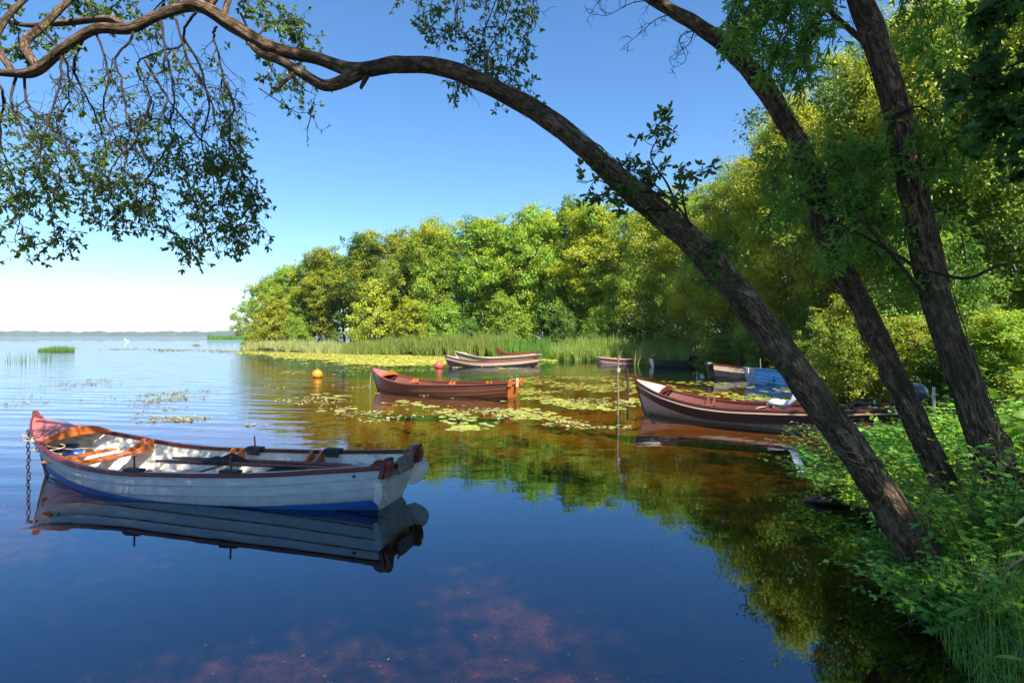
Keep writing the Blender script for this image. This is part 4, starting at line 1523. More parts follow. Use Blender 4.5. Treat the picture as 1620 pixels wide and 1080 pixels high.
tw1 = Twigs(21)
D0 = 5.45
stems = [
    [(342, 40), (338, 60), (346, 88), (352, 119), (350, 147), (362, 190), (385, 225)],
    [(310, 20), (293, 44), (287, 72), (259, 80), (223, 95), (217, 115), (229, 135), (241, 159), (239, 187), (222, 198), (190, 215), (150, 240)],
    [(255, 34), (261, 80), (271, 119), (275, 167), (268, 191), (279, 215), (285, 247), (300, 300), (312, 345), (300, 385)],
    [(211, 50), (205, 66), (184, 92), (191, 127), (199, 171), (207, 199), (232, 250), (245, 300), (262, 345), (285, 385)],
    [(132, 60), (119, 96), (123, 127), (150, 180), (165, 230), (160, 285), (205, 330)],
    [(26, 118), (18, 159), (28, 187), (44, 219), (76, 243), (95, 275), (88, 303), (80, 345), (98, 372), (60, 388)],
    [(38, 118), (44, 167), (72, 191), (100, 223), (130, 270), (165, 310), (190, 335)],
    [(-20, 112), (5, 150), (0, 220), (18, 280), (32, 330), (25, 385)],
    [(278, 30), (300, 100), (330, 150), (345, 200), (362, 245), (378, 290), (388, 335), (382, 370)],
    [(228, 95), (262, 150), (300, 200), (338, 235), (362, 280), (352, 330), (378, 372)],
    [(150, 46), (170, 110), (166, 180), (195, 240), (200, 300), (235, 345)],
    [(290, 60), (318, 110), (330, 170), (320, 230), (340, 290), (330, 340), (345, 385)],
    [(100, 76), (92, 140), (70, 210), (60, 270), (30, 320)],
    [(240, 160), (215, 220), (180, 260), (170, 300), (130, 300)],
    [(280, 215), (250, 255), (225, 300), (215, 345)],
    [(352, 120), (370, 165), (362, 205), (380, 255), (398, 300), (402, 350)],
    [(-40, 110), (-30, 190), (-20, 280), (0, 350)],
    [(60, 40), (100, 90), (110, 150), (90, 200), (120, 250)],
]
for i, s in enumerate(stems):
    dd = D0 + .15 * math.sin(i * 2.4)
    far = .9 * math.sin(i * 1.9 + .4)
    f_ = [min(1, j / max(2, len(s) - 1)) for j in range(len(s))]
    rows = [(x, y, 5.47 + (dd - 5.47) * min(1, 3 * t) + far * t) for (x, y), t in zip(s, f_)]
    tw1.branch(smooth_path(PX(rows), 6), .0135, .0035, 13, .34, .16, .046, .020, start=.12, droop=.3, every=1, rosette=5, spread=.75, n3=(3, 5), bare=.15, jit=.014, bias=(0, 0, -.15), top_bare=.5)
# leafy shoots higher up, along the boughs
for i, s in enumerate([[(150, 20), (120, -10), (90, 20), (60, 60)], [(380, 20), (400, 60), (430, 110), (448, 150)], [(395, 66), (430, 40), (470, 30), (490, 60)], [(240, 0), (215, -20), (180, 10), (150, 30)],
                       [(440, 80), (455, 110), (480, 140), (500, 150)], [(340, -20), (420, 0), (450, 30), (480, 75)], [(40, 0), (20, 20), (30, 60), (10, 90)], [(300, -10), (260, 0), (230, 40), (240, 70)]]):
    rows = [(x, y, 5.7 + .15 * j) for j, (x, y) in enumerate(s)]
    tw1.branch(smooth_path(PX(rows), 6), .012, .003, 12, .30, .13, .052, .023, start=.2, rosette=6, spread=.8, n3=(2, 4))
# shoots hanging from the bough above the frame
for i, s in enumerate([[(690, -185), (700, -60), (680, 20), (700, 70)], [(770, -195), (790, -40), (770, 40), (745, 110), (720, 140)], [(830, -205), (850, -80), (845, 0), (830, 60), (815, 110)],
                       [(760, -190), (740, -50), (720, 30), (760, 80), (800, 120), (835, 140)], [(640, -170), (660, -70), (650, -10), (680, 10)], [(800, -200), (810, -60), (800, 30), (770, 90), (790, 130)]]):
    rows = [(x, y, 6.3 - .12 * j) for j, (x, y) in enumerate(s)]
    tw1.branch(smooth_path(PX(rows), 6), .013, .003, 11, .34, .16, .05, .021, start=.35, rosette=5, every=1, spread=.7, n3=(2, 4), bare=.3)
# sprig on the trunk where it leans out
for s in [[(1095, 358), (1070, 325), (1035, 292), (1000, 270), (965, 250)], [(1070, 325), (1055, 290), (1030, 250), (1040, 220), (1062, 185)], [(1088, 350), (1080, 310), (1085, 285), (1110, 270)], [(1050, 310), (1020, 300), (985, 300), (945, 285), (925, 290)],
          [(1060, 330), (1010, 330), (970, 315), (935, 320)]]:
    rows = [(x, y, 4.9 + .05 * j) for j, (x, y) in enumerate(s)]
    tw1.branch(smooth_path(PX(rows), 6), .013, .003, 12, .24, .12, .066, .026, start=.3, droop=.05, rosette=4, every=1, spread=.6, n3=(1, 3), bias=(0, 0, .12))
for s in [[(1130, 420), (1115, 400), (1090, 395)], [(1180, 480), (1150, 450), (1120, 445)], [(1105, 400), (1135, 380), (1150, 400)]]:
    rows = [(x, y, 4.75) for x, y in s]
    tw1.branch(smooth_path(PX(rows), 5), .006, .002, 22, .14, .07, .05, .02, start=.1, rosette=4, n3=(1, 3))
# bare twigs
for s in [[(410, 140), (440, 160), (470, 178), (490, 180), (506, 205), (520, 200)], [(350, 147), (375, 160), (385, 180), (395, 205)], [(492, 182), (486, 210), (488, 232)]]:
    tw1.branch(smooth_path(PX([(x, y, 5.4) for x, y in s]), 5), .006, .0015, 10, .10, .05, .05, .02, bare=1.0, n3=(0, 2), droop=.05)


def tbuild(tw, root, leaf_m, shape):
    n0 = len(bpy.data.objects)
    before = set(bpy.data.objects)
    tw.build(root, leaf_m, shape)
    for o in set(bpy.data.objects) - before:
        o.location = [-v for v in root.location]


tbuild(tw1, arch, 'leaf_near', 'oval')

# -- the second leaning willow
T2 = [(1530, 835, 5.3, 62), (1512, 795, 5.3, 52), (1440, 650, 5.5, 46), (1370, 500, 5.7, 46), (1320, 400, 5.8, 46), (1290, 300, 5.9, 43), (1265, 228, 6.0, 40), (1215, 148, 6.1, 38), (1160, 84, 6.2, 34), (1100, 38, 6.3, 30), (1040, 3, 6.4, 26),
      (950, -60, 6.6, 22), (850, -130, 6.9, 15), (760, -180, 7.2, 9)]
lean = empty('leaning_willow', P(1512, 795, 5.3) * (1, 1, 0) + (0, 0, .3), 0, 'slimmer middle willow trunk curving left to the top edge above the lake', 'tree', 'willow trunks on the near bank')
mbt, pts2, rad2 = bark_tube(T2, k=18, seed=4, flare=.15)
wbuild(mbt, 'trunk', M['bark'], lean)
wbuild(creepers(pts2, rad2, 12, 20, .62), 'creeper_stems', M['creeper'], lean)
tw2b = Twigs(34)
tw2 = Twigs(33)
for s in [[(1040, 0), (1000, 5), (960, 25), (940, 20)], [(1075, 20), (1040, 30), (1010, 55), (985, 75)], [(1100, 40), (1090, 70), (1060, 90)], [(1020, -10), (985, -20), (950, 0), (930, 30)], [(1110, 45), (1075, 60), (1085, 95), (1060, 110)]]:
    tw2b.branch(smooth_path(PX([(x, y, 6.35) for x, y in s]), 5), .008, .002, 12, .2, .1, .05, .02, bare=1.0, n3=(1, 3), droop=.05, start=.15)
for s in [[(1300, 330), (1270, 310), (1235, 320), (1210, 350)], [(1290, 300), (1320, 260), (1360, 240), (1400, 250)], [(1310, 370), (1340, 340), (1380, 330), (1420, 360)], [(1280, 260), (1250, 250), (1225, 270)],
          [(1320, 400), (1360, 390), (1400, 410), (1430, 450)]]:
    tw2.branch(smooth_path(PX([(x, y, 5.75 - .12 * j) for j, (x, y) in enumerate(s)]), 6), .011, .003, 24, .3, .14, .075, .019, start=.08, rosette=4, every=1, spread=.8, n3=(3, 5), droop=.2)
tbuild(tw2, lean, 'leaf_narrow', 'lance')
wbuild(tw2b.wood, 'bare_twigs', M['twig'], lean)

# -- the thick willow at the right
T3 = [(1625, 850, 4.85, 118), (1598, 790, 4.9, 92), (1560, 700, 5.0, 74), (1520, 580, 5.15, 68), (1482, 470, 5.3, 64), (1450, 330, 5.45, 60), (1422, 195, 5.55, 57), (1387, 80, 5.65, 54), (1355, -10, 5.75, 50), (1325, -120, 5.9, 46), (1300, -260, 6.1, 40), (1290, -450, 6.3, 32), (1300, -650, 6.5, 22), (1320, -800, 6.6, 12)]
thick = empty('thick_willow', P(1598, 790, 4.9) * (1, 1, 0) + (0, 0, .35), 0, 'thickest rough barked willow trunk, rearmost of the three on the near bank', 'tree', 'willow trunks on the near bank')
T3 = [(a_, b_, c_, w_ * .9) for a_, b_, c_, w_ in T3]
mbt, pts3, rad3 = bark_tube(T3, k=24, seed=9, flare=.2)


def join(a, b):
    for v, f, mi, uv in zip(b.v, b.f, b.mi, b.uv):
        a.v.append(v); a.f.append(f + a.n); a.mi.append(mi); a.uv.append(uv)
    a.n += b.n


for rows in ([(1340, -70, 5.85, 26), (1420, -190, 6.0, 22), (1560, -300, 6.1, 18), (1750, -420, 6.0, 12)], [(1310, -200, 6.0, 24), (1200, -330, 6.6, 20), (1080, -420, 7.4, 14), (980, -470, 8.3, 8)],
             [(1395, 110, 5.6, 16), (1370, 70, 5.7, 14), (1325, 30, 5.9, 11), (1290, -10, 6.1, 8)], [(1440, 300, 5.5, 12), (1500, 230, 5.3, 10), (1560, 190, 5.1, 8), (1620, 170, 5.0, 6)],
             [(1492, 505, 5.3, 10), (1450, 450, 5.2, 9), (1400, 390, 5.1, 7), (1350, 330, 5.0, 5)], [(1470, 440, 5.35, 9), (1430, 410, 5.2, 8), (1380, 380, 5.2, 6), (1320, 350, 5.1, 4)],
             [(1470, 430, 5.2, 8), (1530, 440, 5.0, 8), (1580, 420, 4.9, 7), (1640, 410, 4.8, 6)]):
    join(mbt, bark_tube(rows, k=12, n=8, seed=3)[0])
wbuild(mbt, 'trunk', M['bark'], thick)
wbuild(creepers(pts3, rad3, 14, 20, .6), 'creeper_stems', M['creeper'], thick)
tw3 = Twigs(44)
for i, s in enumerate([[(1355, -40), (1300, -60), (1260, -20), (1235, 60), (1215, 110)], [(1330, -100), (1250, -110), (1190, -60), (1165, 0), (1150, 40)], [(1325, 30), (1285, 40), (1275, 80), (1270, 120)],
                       [(1350, -60), (1310, -30), (1290, 30), (1280, 90)], [(1400, -60), (1440, -20), (1470, 40), (1480, 100)], [(1420, 180), (1460, 170), (1490, 210), (1500, 270)], [(1440, 290), (1400, 280), (1370, 310), (1350, 360)],
                       [(1430, 240), (1395, 230), (1360, 250), (1345, 290)], [(1400, 390), (1370, 350), (1340, 360), (1310, 400)], [(1390, -80), (1430, -60), (1480, -20), (1510, 50)], [(1450, 340), (1490, 330), (1520, 370), (1530, 430)],
                       [(1280, -60), (1225, -40), (1180, 20), (1165, 70)], [(1270, -100), (1220, -50), (1210, 10), (1195, 60)]]):
    tw3.branch(smooth_path(PX([(x, y, 5.7 + .25 * math.sin(i * 2.2) - .08 * j) for j, (x, y) in enumerate(s)]), 6), .013, .003, 18, .36, .17, .085, .019, start=.12, rosette=4, every=1, spread=.7, n3=(3, 5), droop=.35)
tbuild(tw3, thick, 'leaf_narrow', 'lance')


# ------------------------------------------------------------------ crowns made of many leaf clumps
def crown_points(rng, centers, radii, n_per, sub=9, subr=.34, flat=.75):
    """leaf positions and facing for clumps of clumps"""
    P_, N_ = [], []
    for c, r in zip(centers, radii):
        n = int(n_per * (r / np.mean(radii)) ** 2)
        d = unit(rng.normal(0, 1, (sub, 3)) + np.array([0, 0, .25]))
        sc = c + d * (r * rng.uniform(.35, 1.0, (sub, 1))) * np.array([1, 1, flat])
        which = rng.integers(0, sub, n)
        g = rng.normal(0, 1, (n, 3)) * (r * subr) * np.array([1, 1, .6])
        p = sc[which] + g
        P_.append(p)
        out = unit(p - c)
        N_.append(unit(out * .7 + np.array([0, 0, .75]) + rng.normal(0, .55, (n, 3))))
    return np.vstack(P_), np.vstack(N_)


def add_crown(mb, rng, centers, radii, n_per, leaf, aspect=.55, shape='quad', sub=9, subr=.34, mi=0, flat=.75):
    p, n = crown_points(rng, centers, radii, n_per, sub, subr, flat)
    k = len(p)
    ax = unit(np.cross(n, rng.normal(0, 1, (k, 3))) + np.array([0, 0, -.35]))
    L = leaf * rng.uniform(.6, 1.3, k)
    mb.leaves(p, ax, n, L, L * aspect, shape, mi)


def tree_mesh(seed, H, Rc, style, n_clump, n_per, leaf, clump_r, base=.12, leaf_mat='leaf_mid', aspect=.55, shape='quad', sub=8, lean_=0.0, subr=.25, flat=1.1):
    """one tree at the origin -> (trunk mesh, crown mesh) wrapped in a thing"""
    rng = np.random.default_rng(seed)
    tb, cb_ = MB(), MB()
    zz = np.linspace(-.3, .86 * H, 12)
    ph = rng.uniform(0, 6, 4)
    bend = lambda z: np.stack([.045 * H * np.sin(z / H * 3 + ph[0]) - .045 * H * math.sin(ph[0]) + lean_ * z, .045 * H * np.sin(z / H * 2.6 + ph[1]) - .045 * H * math.sin(ph[1])], -1)
    tp = np.concatenate([bend(zz), zz[:, None]], 1)
    r0 = .017 * H + .03
    tb.tube(tp, np.linspace(r0 * 1.15, r0 * .12, 12), 9)
    cs, rs = [], []
    for i in range(n_clump):
        t = (i + .5) / n_clump
        z = H * (base + (1 - base - .05) * (t ** .8))
        f = (z / H - base) / (1 - base)
        if style == 'dome':
            rad = Rc * (math.sin(math.pi * (f * .86 + .13)) ** .6)
        elif style == 'tall':
            rad = Rc * (math.sin(math.pi * (f * .88 + .1)) ** .8) * (.75 + .25 * math.sin(f * 14 + seed))
        elif style == 'bush':
            rad = Rc * max(.12, (1 - f ** 2.2)) ** .6
        else:
            rad = Rc * (math.sin(math.pi * (f * .8 + .18)) ** .6) * (.7 + .3 * math.sin(f * 18 + seed * 2))
        a = i * 2.39996 + rng.uniform(-.5, .5)
        rr = rad * math.sqrt(rng.uniform(.22, 1.0)) * (.85 + .22 * math.sin(3 * a + seed))
        b_ = bend(np.array([min(z, .86 * H)]))[0]
        c = np.array([b_[0] + rr * math.cos(a), b_[1] + rr * math.sin(a), z + rng.normal(0, .03) * H])
        cs.append(c)
        rs.append(clump_r * rng.choice([.45, .65, .85, 1.0, 1.25, 1.5]))
        if i % 5 == 0 and style != 'bush':          # loose sprays that break the outline
            o_ = unit(np.array([math.cos(a), math.sin(a), rng.uniform(.1, 1.2)]))
            cs.append(c + o_ * clump_r * rng.uniform(.9, 1.7))
            rs.append(clump_r * rng.uniform(.25, .5))
        if i % 2 == 0:
            z0 = max(.1 * H, z - rr * rng.uniform(.5, .9) - .05 * H)
            s = np.array([*bend(np.array([min(z0, .84 * H)]))[0], min(z0, .84 * H)])
            mid = (s + c) / 2 + np.array([0, 0, -.12 * rr]) + rng.normal(0, .05, 3) * rr
            lp = smooth_path([s, mid, c], 4)
            tb.tube(lp, np.linspace(max(.02, r0 * .32 * (1 - z0 / H)), .012, len(lp)), 5, cap=False)
    cs, rs = np.array(cs), np.array(rs)
    mats_ = leaf_mat if isinstance(leaf_mat, (list, tuple)) else [leaf_mat]
    pick = np.array([rng.choice(len(mats_), p=[.62, .38][:len(mats_)] if len(mats_) == 2 else None) for _ in cs])
    for g_, _ in enumerate(mats_):
        if (pick == g_).any():
            add_crown(cb_, rng, cs[pick == g_], rs[pick == g_], n_per, leaf, aspect, shape, sub, subr, mi=g_, flat=flat)
    root = empty('tree', (0, 0, 0))
    tb.build('trunk', M['bark_far'], root)
    cb_.build('crown', [M[m_] for m_ in mats_], root, smooth=False)
    return root


def place(root, used, x, y, s, rz, label, group, leaf_mat=None, cat='tree', name=None, dz=0.0):
    o = root if not used.get(root.name) else None
    key = root.name
    if o is None:
        o = copy_tree(root)
    used[key] = True
    o.location = (x, y, float(ground_h(np.array([x]), np.array([y]))[0]) - .1 + dz)
    o.rotation_euler = (0, 0, rz)
    sc = s if isinstance(s, (tuple, list)) else (s, s, s)
    o.scale = sc
    tag(o, label, cat, group)
    return o


used = {}
# eight kinds of tree for the headland, about 12 m tall before scaling
FAR = [tree_mesh(101, 12, 4.1, 'dome', 135, 210, .22, .82, .03, ['leaf_mid', 'leaf_yellow']),
       tree_mesh(102, 12, 3.5, 'tall', 125, 200, .22, .75, .16, ['leaf_yellow', 'leaf_mid']),
       tree_mesh(103, 12, 3.9, 'layer', 130, 205, .22, .8, .04, ['leaf_mid', 'leaf_deep']),
       tree_mesh(104, 12, 3.4, 'tall', 120, 205, .22, .75, .18, ['leaf_deep', 'leaf_mid']),
       tree_mesh(105, 12, 4.2, 'dome', 135, 205, .22, .85, .03, ['leaf_mid', 'leaf_yellow']),
       tree_mesh(106, 12, 3.7, 'layer', 125, 210, .22, .78, .05, ['leaf_deep', 'leaf_yellow'])]
BUSH = [tree_mesh(111, 4, 2.2, 'bush', 46, 130, .20, .55, .05, 'leaf_mid'),
        tree_mesh(112, 4, 2.0, 'bush', 46, 130, .19, .55, .05, 'leaf_yellow'),
        tree_mesh(113, 4, 2.2, 'bush', 46, 130, .20, .55, .05, 'leaf_deep')]
for t in FAR:
    t.name = 'headland_tree'
for t in BUSH:
    t.name = 'shore_bush'
# px, top py, distance, kind, radius scale, label
HEAD = [
    (414, 436, 82, 4, 1.0, 'low rounded yellow green tree at the very tip of the headland'),
    (448, 412, 80, 0, .9, 'second tree from the tip of the headland, mid green and taller'),
    (486, 403, 79, 2, .9, 'bushy tree above the pale reeds left of the orange buoy'),
    (520, 392, 78, 1, 1.0, 'slim yellow green tree straight above the orange buoy'),
    (556, 381, 76, 3, 1.0, 'dark green tree between the orange buoy and the bow of the brown boat'),
    (592, 364, 74, 5, .95, 'tall dark tree whose crown shows darkest on the left part of the headland'),
    (632, 368, 73, 1, 1.0, 'yellow green tree above the middle of the brown boat'),
    (668, 356, 71, 0, 1.0, 'mid green tree with a broad crown left of the red buoy'),
    (700, 346, 70, 4, .9, 'bright broad tree straight above the red buoy'),
    (742, 343, 68, 2, 1.0, 'layered tree behind the black and cream boat'),
    (784, 346, 67, 1, 1.05, 'airy olive yellow tree above the stern of the black and cream boat'),
    (826, 334, 65, 3, 1.05, 'deep green tree with a visible dark trunk right of the black boat'),
    (868, 330, 63, 4, .9, 'yellow green tree behind the gap in the reeds'),
    (908, 312, 61, 2, 1.0, 'tallest crown on the skyline of the headland'),
    (950, 322, 57, 1, 1.05, 'pale green tree just left of the arching trunk'),
    (1000, 318, 52, 0, .9, 'broad tree behind the leafy sprig of the arching trunk'),
]
g_h = 'trees along the wooded headland'
for i, (px, top, d, k, rs, lab) in enumerate(HEAD):
    x = (px - HX) / FPX * d
    d2 = d + 3.0
    H = 2 - .6 + (HY - top) / FPX * d2
    s = H / 12.3
    place(FAR[k], used, x * d2 / d, d2, (s * rs * 1.05, s * rs * 1.05, s), i * 1.7 + .3, lab, g_h)
for i, (px, top, d, k, lab) in enumerate([(388, 528, 81, 0, 'lowest bush at the very tip of the headland, by the water'), (530, 522, 69, 2, 'dark rounded bush in front of the wood, beside the pale reeds'),
                                          (590, 446, 69, 1, 'bright small tree standing out in front of the wood, left of the brown boat'), (470, 500, 76, 0, 'mid green bush under the trees near the headland tip'),
                                          (655, 470, 67, 1, 'bright young tree in front of the dark trunks above the brown boat'), (740, 505, 63, 2, 'shadowy bush behind the reeds above the black and cream boat'),
                                          (806, 470, 60, 0, 'young tree over the reeds right of the black and cream boat'), (890, 490, 55, 2, 'dark bush filling the gap between the two reed beds'),
                                          (430, 470, 79, 1, 'yellow green sapling leaning out near the headland tip'), (845, 528, 56, 2, 'low dark bush behind the sterns of the two boats before the reeds'),
                                          (700, 480, 66, 0, 'half grown tree between the red buoy and the wood'), (960, 480, 51, 0, 'half grown tree behind the right reed bed')]):
    d2 = d + 1.0
    H = 1.2 + (HY - top) / FPX * d2
    s = H / 4.0
    w = min(s, 1.6) if H > 4 else s
    place(BUSH[k], used, (px - HX) / FPX * d2, d2, (w, w, s), i * 2.1, lab, 'bushes and young trees along the shore', cat='bush')

# right bank: nearer trees with finer leaves
NEAR = [tree_mesh(201, 12, 4.2, 'dome', 170, 260, .155, .85, .06, ['leaf_mid', 'leaf_yellow'], .5, sub=11),
        tree_mesh(202, 12, 3.8, 'layer', 170, 260, .15, .80, .06, ['leaf_yellow', 'leaf_mid'], .5, sub=11),
        tree_mesh(203, 12, 4.0, 'tall', 170, 260, .15, .80, .05, ['leaf_deep', 'leaf_yellow'], .45, sub=11)]
for t in NEAR:
    t.name = 'bank_tree'
RIGHT = [
    (1050, 296, 47, 0, 1.0, 'tree behind the leafy sprig, right of the arching trunk where it meets the skyline'),
    (1095, 300, 42, 1, .95, 'golden yellow tree behind the arching trunk'),
    (1150, 262, 37, 2, .9, 'dark green tree hanging over the dark green boat'),
    (1205, 190, 33, 1, .85, 'tree above the blue boat, first one with its crown rising high'),
    (1255, 110, 29.5, 1, .8, 'tall yellow lit tree between the two leaning trunks'),
    (1330, 60, 26, 2, .8, 'deep green tree behind the middle leaning trunk'),
    (1395, 0, 23.5, 1, .8, 'tall tree behind the thick trunk at the top'),
    (1480, -20, 21.5, 1, .8, 'bright yellow lit tree right of the thick trunk'),
    (1590, -80, 19, 0, .8, 'mid green tree at the right edge of the picture'),
    (1700, -120, 17, 2, .8, 'dark tree whose crown reaches in from the right edge'),
]
for i, (px, top, d, k, rs, lab) in enumerate(RIGHT):
    d2 = d + 2.0
    H = 2 - .8 + (HY - top) / FPX * d2
    s = H / 12.3
    place(NEAR[k], used, (px - HX) / FPX * d2, d2, (s * rs, s * rs, s), i * 2.3 + .5, lab, 'trees along the near right bank')
NB = [tree_mesh(211, 5, 2.3, 'layer', 130, 170, .115, .5, .0, ['leaf_mid', 'leaf_yellow'], .55, sub=7), tree_mesh(212, 5, 2.3, 'layer', 130, 170, .115, .5, .0, ['leaf_deep', 'leaf_mid'], .55, sub=7)]
for t in NB:
    t.name = 'bank_bush'
for i, (px, top, d, k, w, lab) in enumerate([(1345, 405, 17.5, 0, .85, 'sunlit light leaved bush between the two leaning trunks behind the long boat'), (1430, 440, 16.2, 0, .8, 'speckled bright bush seen between middle and thick trunk'),
                                             (1270, 500, 24.5, 1, .9, 'dark bush hanging over the end of the blue boat'), (1530, 480, 14.8, 1, .9, 'dark shaded bush behind the outboard motor'),
                                             (1620, 470, 13.8, 0, 1.0, 'light green bush at the right edge behind the thick trunk'), (1140, 500, 33.5, 1, 1.1, 'shady bush over the black and white boat'),
                                             (1190, 480, 31.5, 1, 1.0, 'shady bush right behind the blue boat'), (1060, 520, 45, 1, .9, 'low green bush at the right end of the reeds'), (1480, 360, 18.5, 1, .9, 'taller dark bush behind the speckled bright one')]):
    H = 1.4 + (HY - top) / FPX * d
    s = H / 5.0
    place(NB[k], used, (px - HX) / FPX * d, d, (max(s, .75) * w, max(s, .75) * w, s), i * 1.3, lab, 'bushes along the near right bank', cat='bush')

# the wood behind: one mass nobody could count
rng = np.random.default_rng(77)
wb_ = MB()
cs, rs = [], []
for px, top, d in [(p, t, dd) for p, t, dd in zip(np.linspace(410, 1700, 68), np.interp(np.linspace(410, 1700, 68), [410, 560, 720, 910, 1050, 1200, 1300, 1500, 1700], [430, 400, 362, 332, 318, 230, 120, 40, 0]),
                                                   np.interp(np.linspace(410, 1700, 68), [410, 700, 950, 1050, 1150, 1250, 1400, 1700], [88, 78, 68, 58, 46, 40, 34, 30]))]:
    x = (px - HX) / FPX * d
    H = 2 + (HY - top) / FPX * d
    for j in range(12):
        cs.append(np.array([x + rng.normal(0, 1.2), d + rng.uniform(0, 4), .6 + (H - 1.2) * (j + rng.uniform(.2, .8)) / 12]))
        rs.append(1.1 * rng.uniform(.7, 1.3))
for cx, cy_, hh in ((11.0, 5.0, 10),):  # extra unseen tree right of the view, added to shade the long boat
    for j in range(40):
        v = unit(rng.normal(0, 1, 3)) * rng.uniform(.2, 1) ** .4
        cs.append(np.array([cx, cy_, hh * .6]) + v * np.array([3.2, 3.2, hh * .4]))
        rs.append(1.1 * rng.uniform(.7, 1.3))
    wb_.tube([(cx, cy_, 0), (cx + .2, cy_, hh * .4), (cx - .1, cy_, hh * .85)], [.28, .2, .08], 8, mi=1)
add_crown(wb_, rng, np.array(cs), np.array(rs), 120, .30, .6)
for px in np.linspace(440, 1690, 60):
    d = float(np.interp(px, [440, 700, 950, 1050, 1150, 1250, 1400, 1700], [88, 78, 68, 58, 46, 40, 34, 30])) + rng.uniform(-1, 2)
    x = (px - HX) / FPX * d
    wb_.tube([(x, d, 0), (x + rng.normal(0, .4), d, 4), (x + rng.normal(0, .8), d, 9)], [.2, .16, .08], 6, mi=1)
setting(wb_.build('woodland', [M['leaf_wood'], M['bark_far']], smooth=False), 'stuff')

# unseen leaf canopy added above and behind the camera to shade the near water
rng = np.random.default_rng(8)
cm = MB()
cs, rs = [], []
GAP_P = np.array([((px - HX) / FPX * d, d, -.5) for px, d in ((530, 3.95), (400, 3.85), (375, 4.35), (120, 4.1), (720, 3.9), (855, 5.1), (730, 6.4), (55, 3.8), (300, 3.9), (690, 5.9), (1030, 3.8), (455, 5.2), (240, 5.3))])
GAP_R = np.array([.74, .68, .62, .68, .72, .56, .5, .62, .46, .46, .6, .42, .40])
for _ in range(1050):
    v = unit(rng.normal(0, 1, 3)) * rng.uniform(.2, 1) ** .5
    c = np.array([4.0, -3.2, 10.2]) + v * np.array([5.7, 6.6, 2.4])
    if (c - np.array(sdir) * (c[2] / sdir.z))[0] > 2.6 and rng.uniform() < .75:      # thinned where its shadow would fall on the bank
        continue
    w_ = c[None] - GAP_P
    along = w_ @ np.array(sdir)
    if (np.linalg.norm(w_ - along[:, None] * np.array(sdir), axis=1) < GAP_R).any():      # openings that let sun patches through
        continue
    cs.append(c)
    rs.append(.75 * rng.uniform(.7, 1.3))
add_crown(cm, rng, np.array(cs), np.array(rs), 150, .17, .42, sub=10)
o = wbuild(cm, 'crown', M['leaf_narrow'], thick, smooth=False)  # the added shading canopy, parented to the thick willow

# dark broad-leaved bough reaching in from the right
syc = empty('sycamore', (4.9, 3.4, .4), 0, 'dark broad leaved bough reaching in at the top right corner', 'tree')
tws = Twigs(55)
mbt = MB()
mbt.tube(smooth_path([(4.9, 3.4, -.2), (5.0, 3.5, 2.5), (4.9, 3.6, 5.0), (5.1, 3.8, 8.0)], 6), np.linspace(.2, .07, 19), 12)
for s in [[(1900, -60), (1760, 40), (1660, 80), (1590, 110), (1540, 140)], [(1880, 120), (1760, 160), (1680, 170), (1610, 190), (1560, 215)], [(1860, -160), (1740, -80), (1640, -30), (1570, 20)], [(1870, 250), (1760, 250), (1690, 240), (1640, 250)]]:
    q = smooth_path(PX([(x, y, 3.9 + .12 * j) for j, (x, y) in enumerate(s)]), 6)
    tws.branch(q, .02, .004, 16, .34, .15, .10, .085, start=.35, rosette=4, every=1, spread=.7, n3=(2, 4), droop=.25)
wbuild(mbt, 'trunk', M['bark'], syc)
tbuild(tws, syc, 'leaf_dark', 'lobed')


# ------------------------------------------------------------------ reeds, rushes, floating leaves
def patch_noise(x, y, s, seed):
    return (np.sin(x / s + seed) * np.sin(y / s * 1.3 + 2 * seed) + .6 * np.sin(x / s * 2.3 + y / s * 1.1 + seed * 3) + .4 * np.sin(x / s * 4.1 - y / s * 3.7 + seed)) / 2


def blades(mb, rng, x, y, z, h, w, lean=.12, seg=3, curl=.5):
    """grass or reed blades: tapering bent strips, one island each"""
    n = len(x)
    a = rng.uniform(0, 6.283, n)
    dx, dy = np.cos(a), np.sin(a)
    b = rng.uniform(0, 6.283, n)
    sx, sy = np.cos(b), np.sin(b)
    ln = np.abs(rng.normal(0, lean, n)) * h
    V = np.zeros((n, 2 * (seg + 1), 3))
    for i in range(seg + 1):
        t = i / seg
        cx, cy = x + dx * ln * t ** 1.8, y + dy * ln * t ** 1.8
        cz = z + h * t - curl * ln * t ** 2.5
        ww = w * (1 - t ** 1.5 * .92) / 2
        V[:, 2 * i] = np.stack([cx - sx * ww, cy - sy * ww, cz], -1)
        V[:, 2 * i + 1] = np.stack([cx + sx * ww, cy + sy * ww, cz], -1)
    f = np.array([(2 * i, 2 * i + 1, 2 * i + 3, 2 * i + 2) for i in range(seg)])
    F = (np.arange(n)[:, None, None] * (2 * (seg + 1)) + f[None]).reshape(-1, 4)
    mb.add(V.reshape(-1, 3), F)


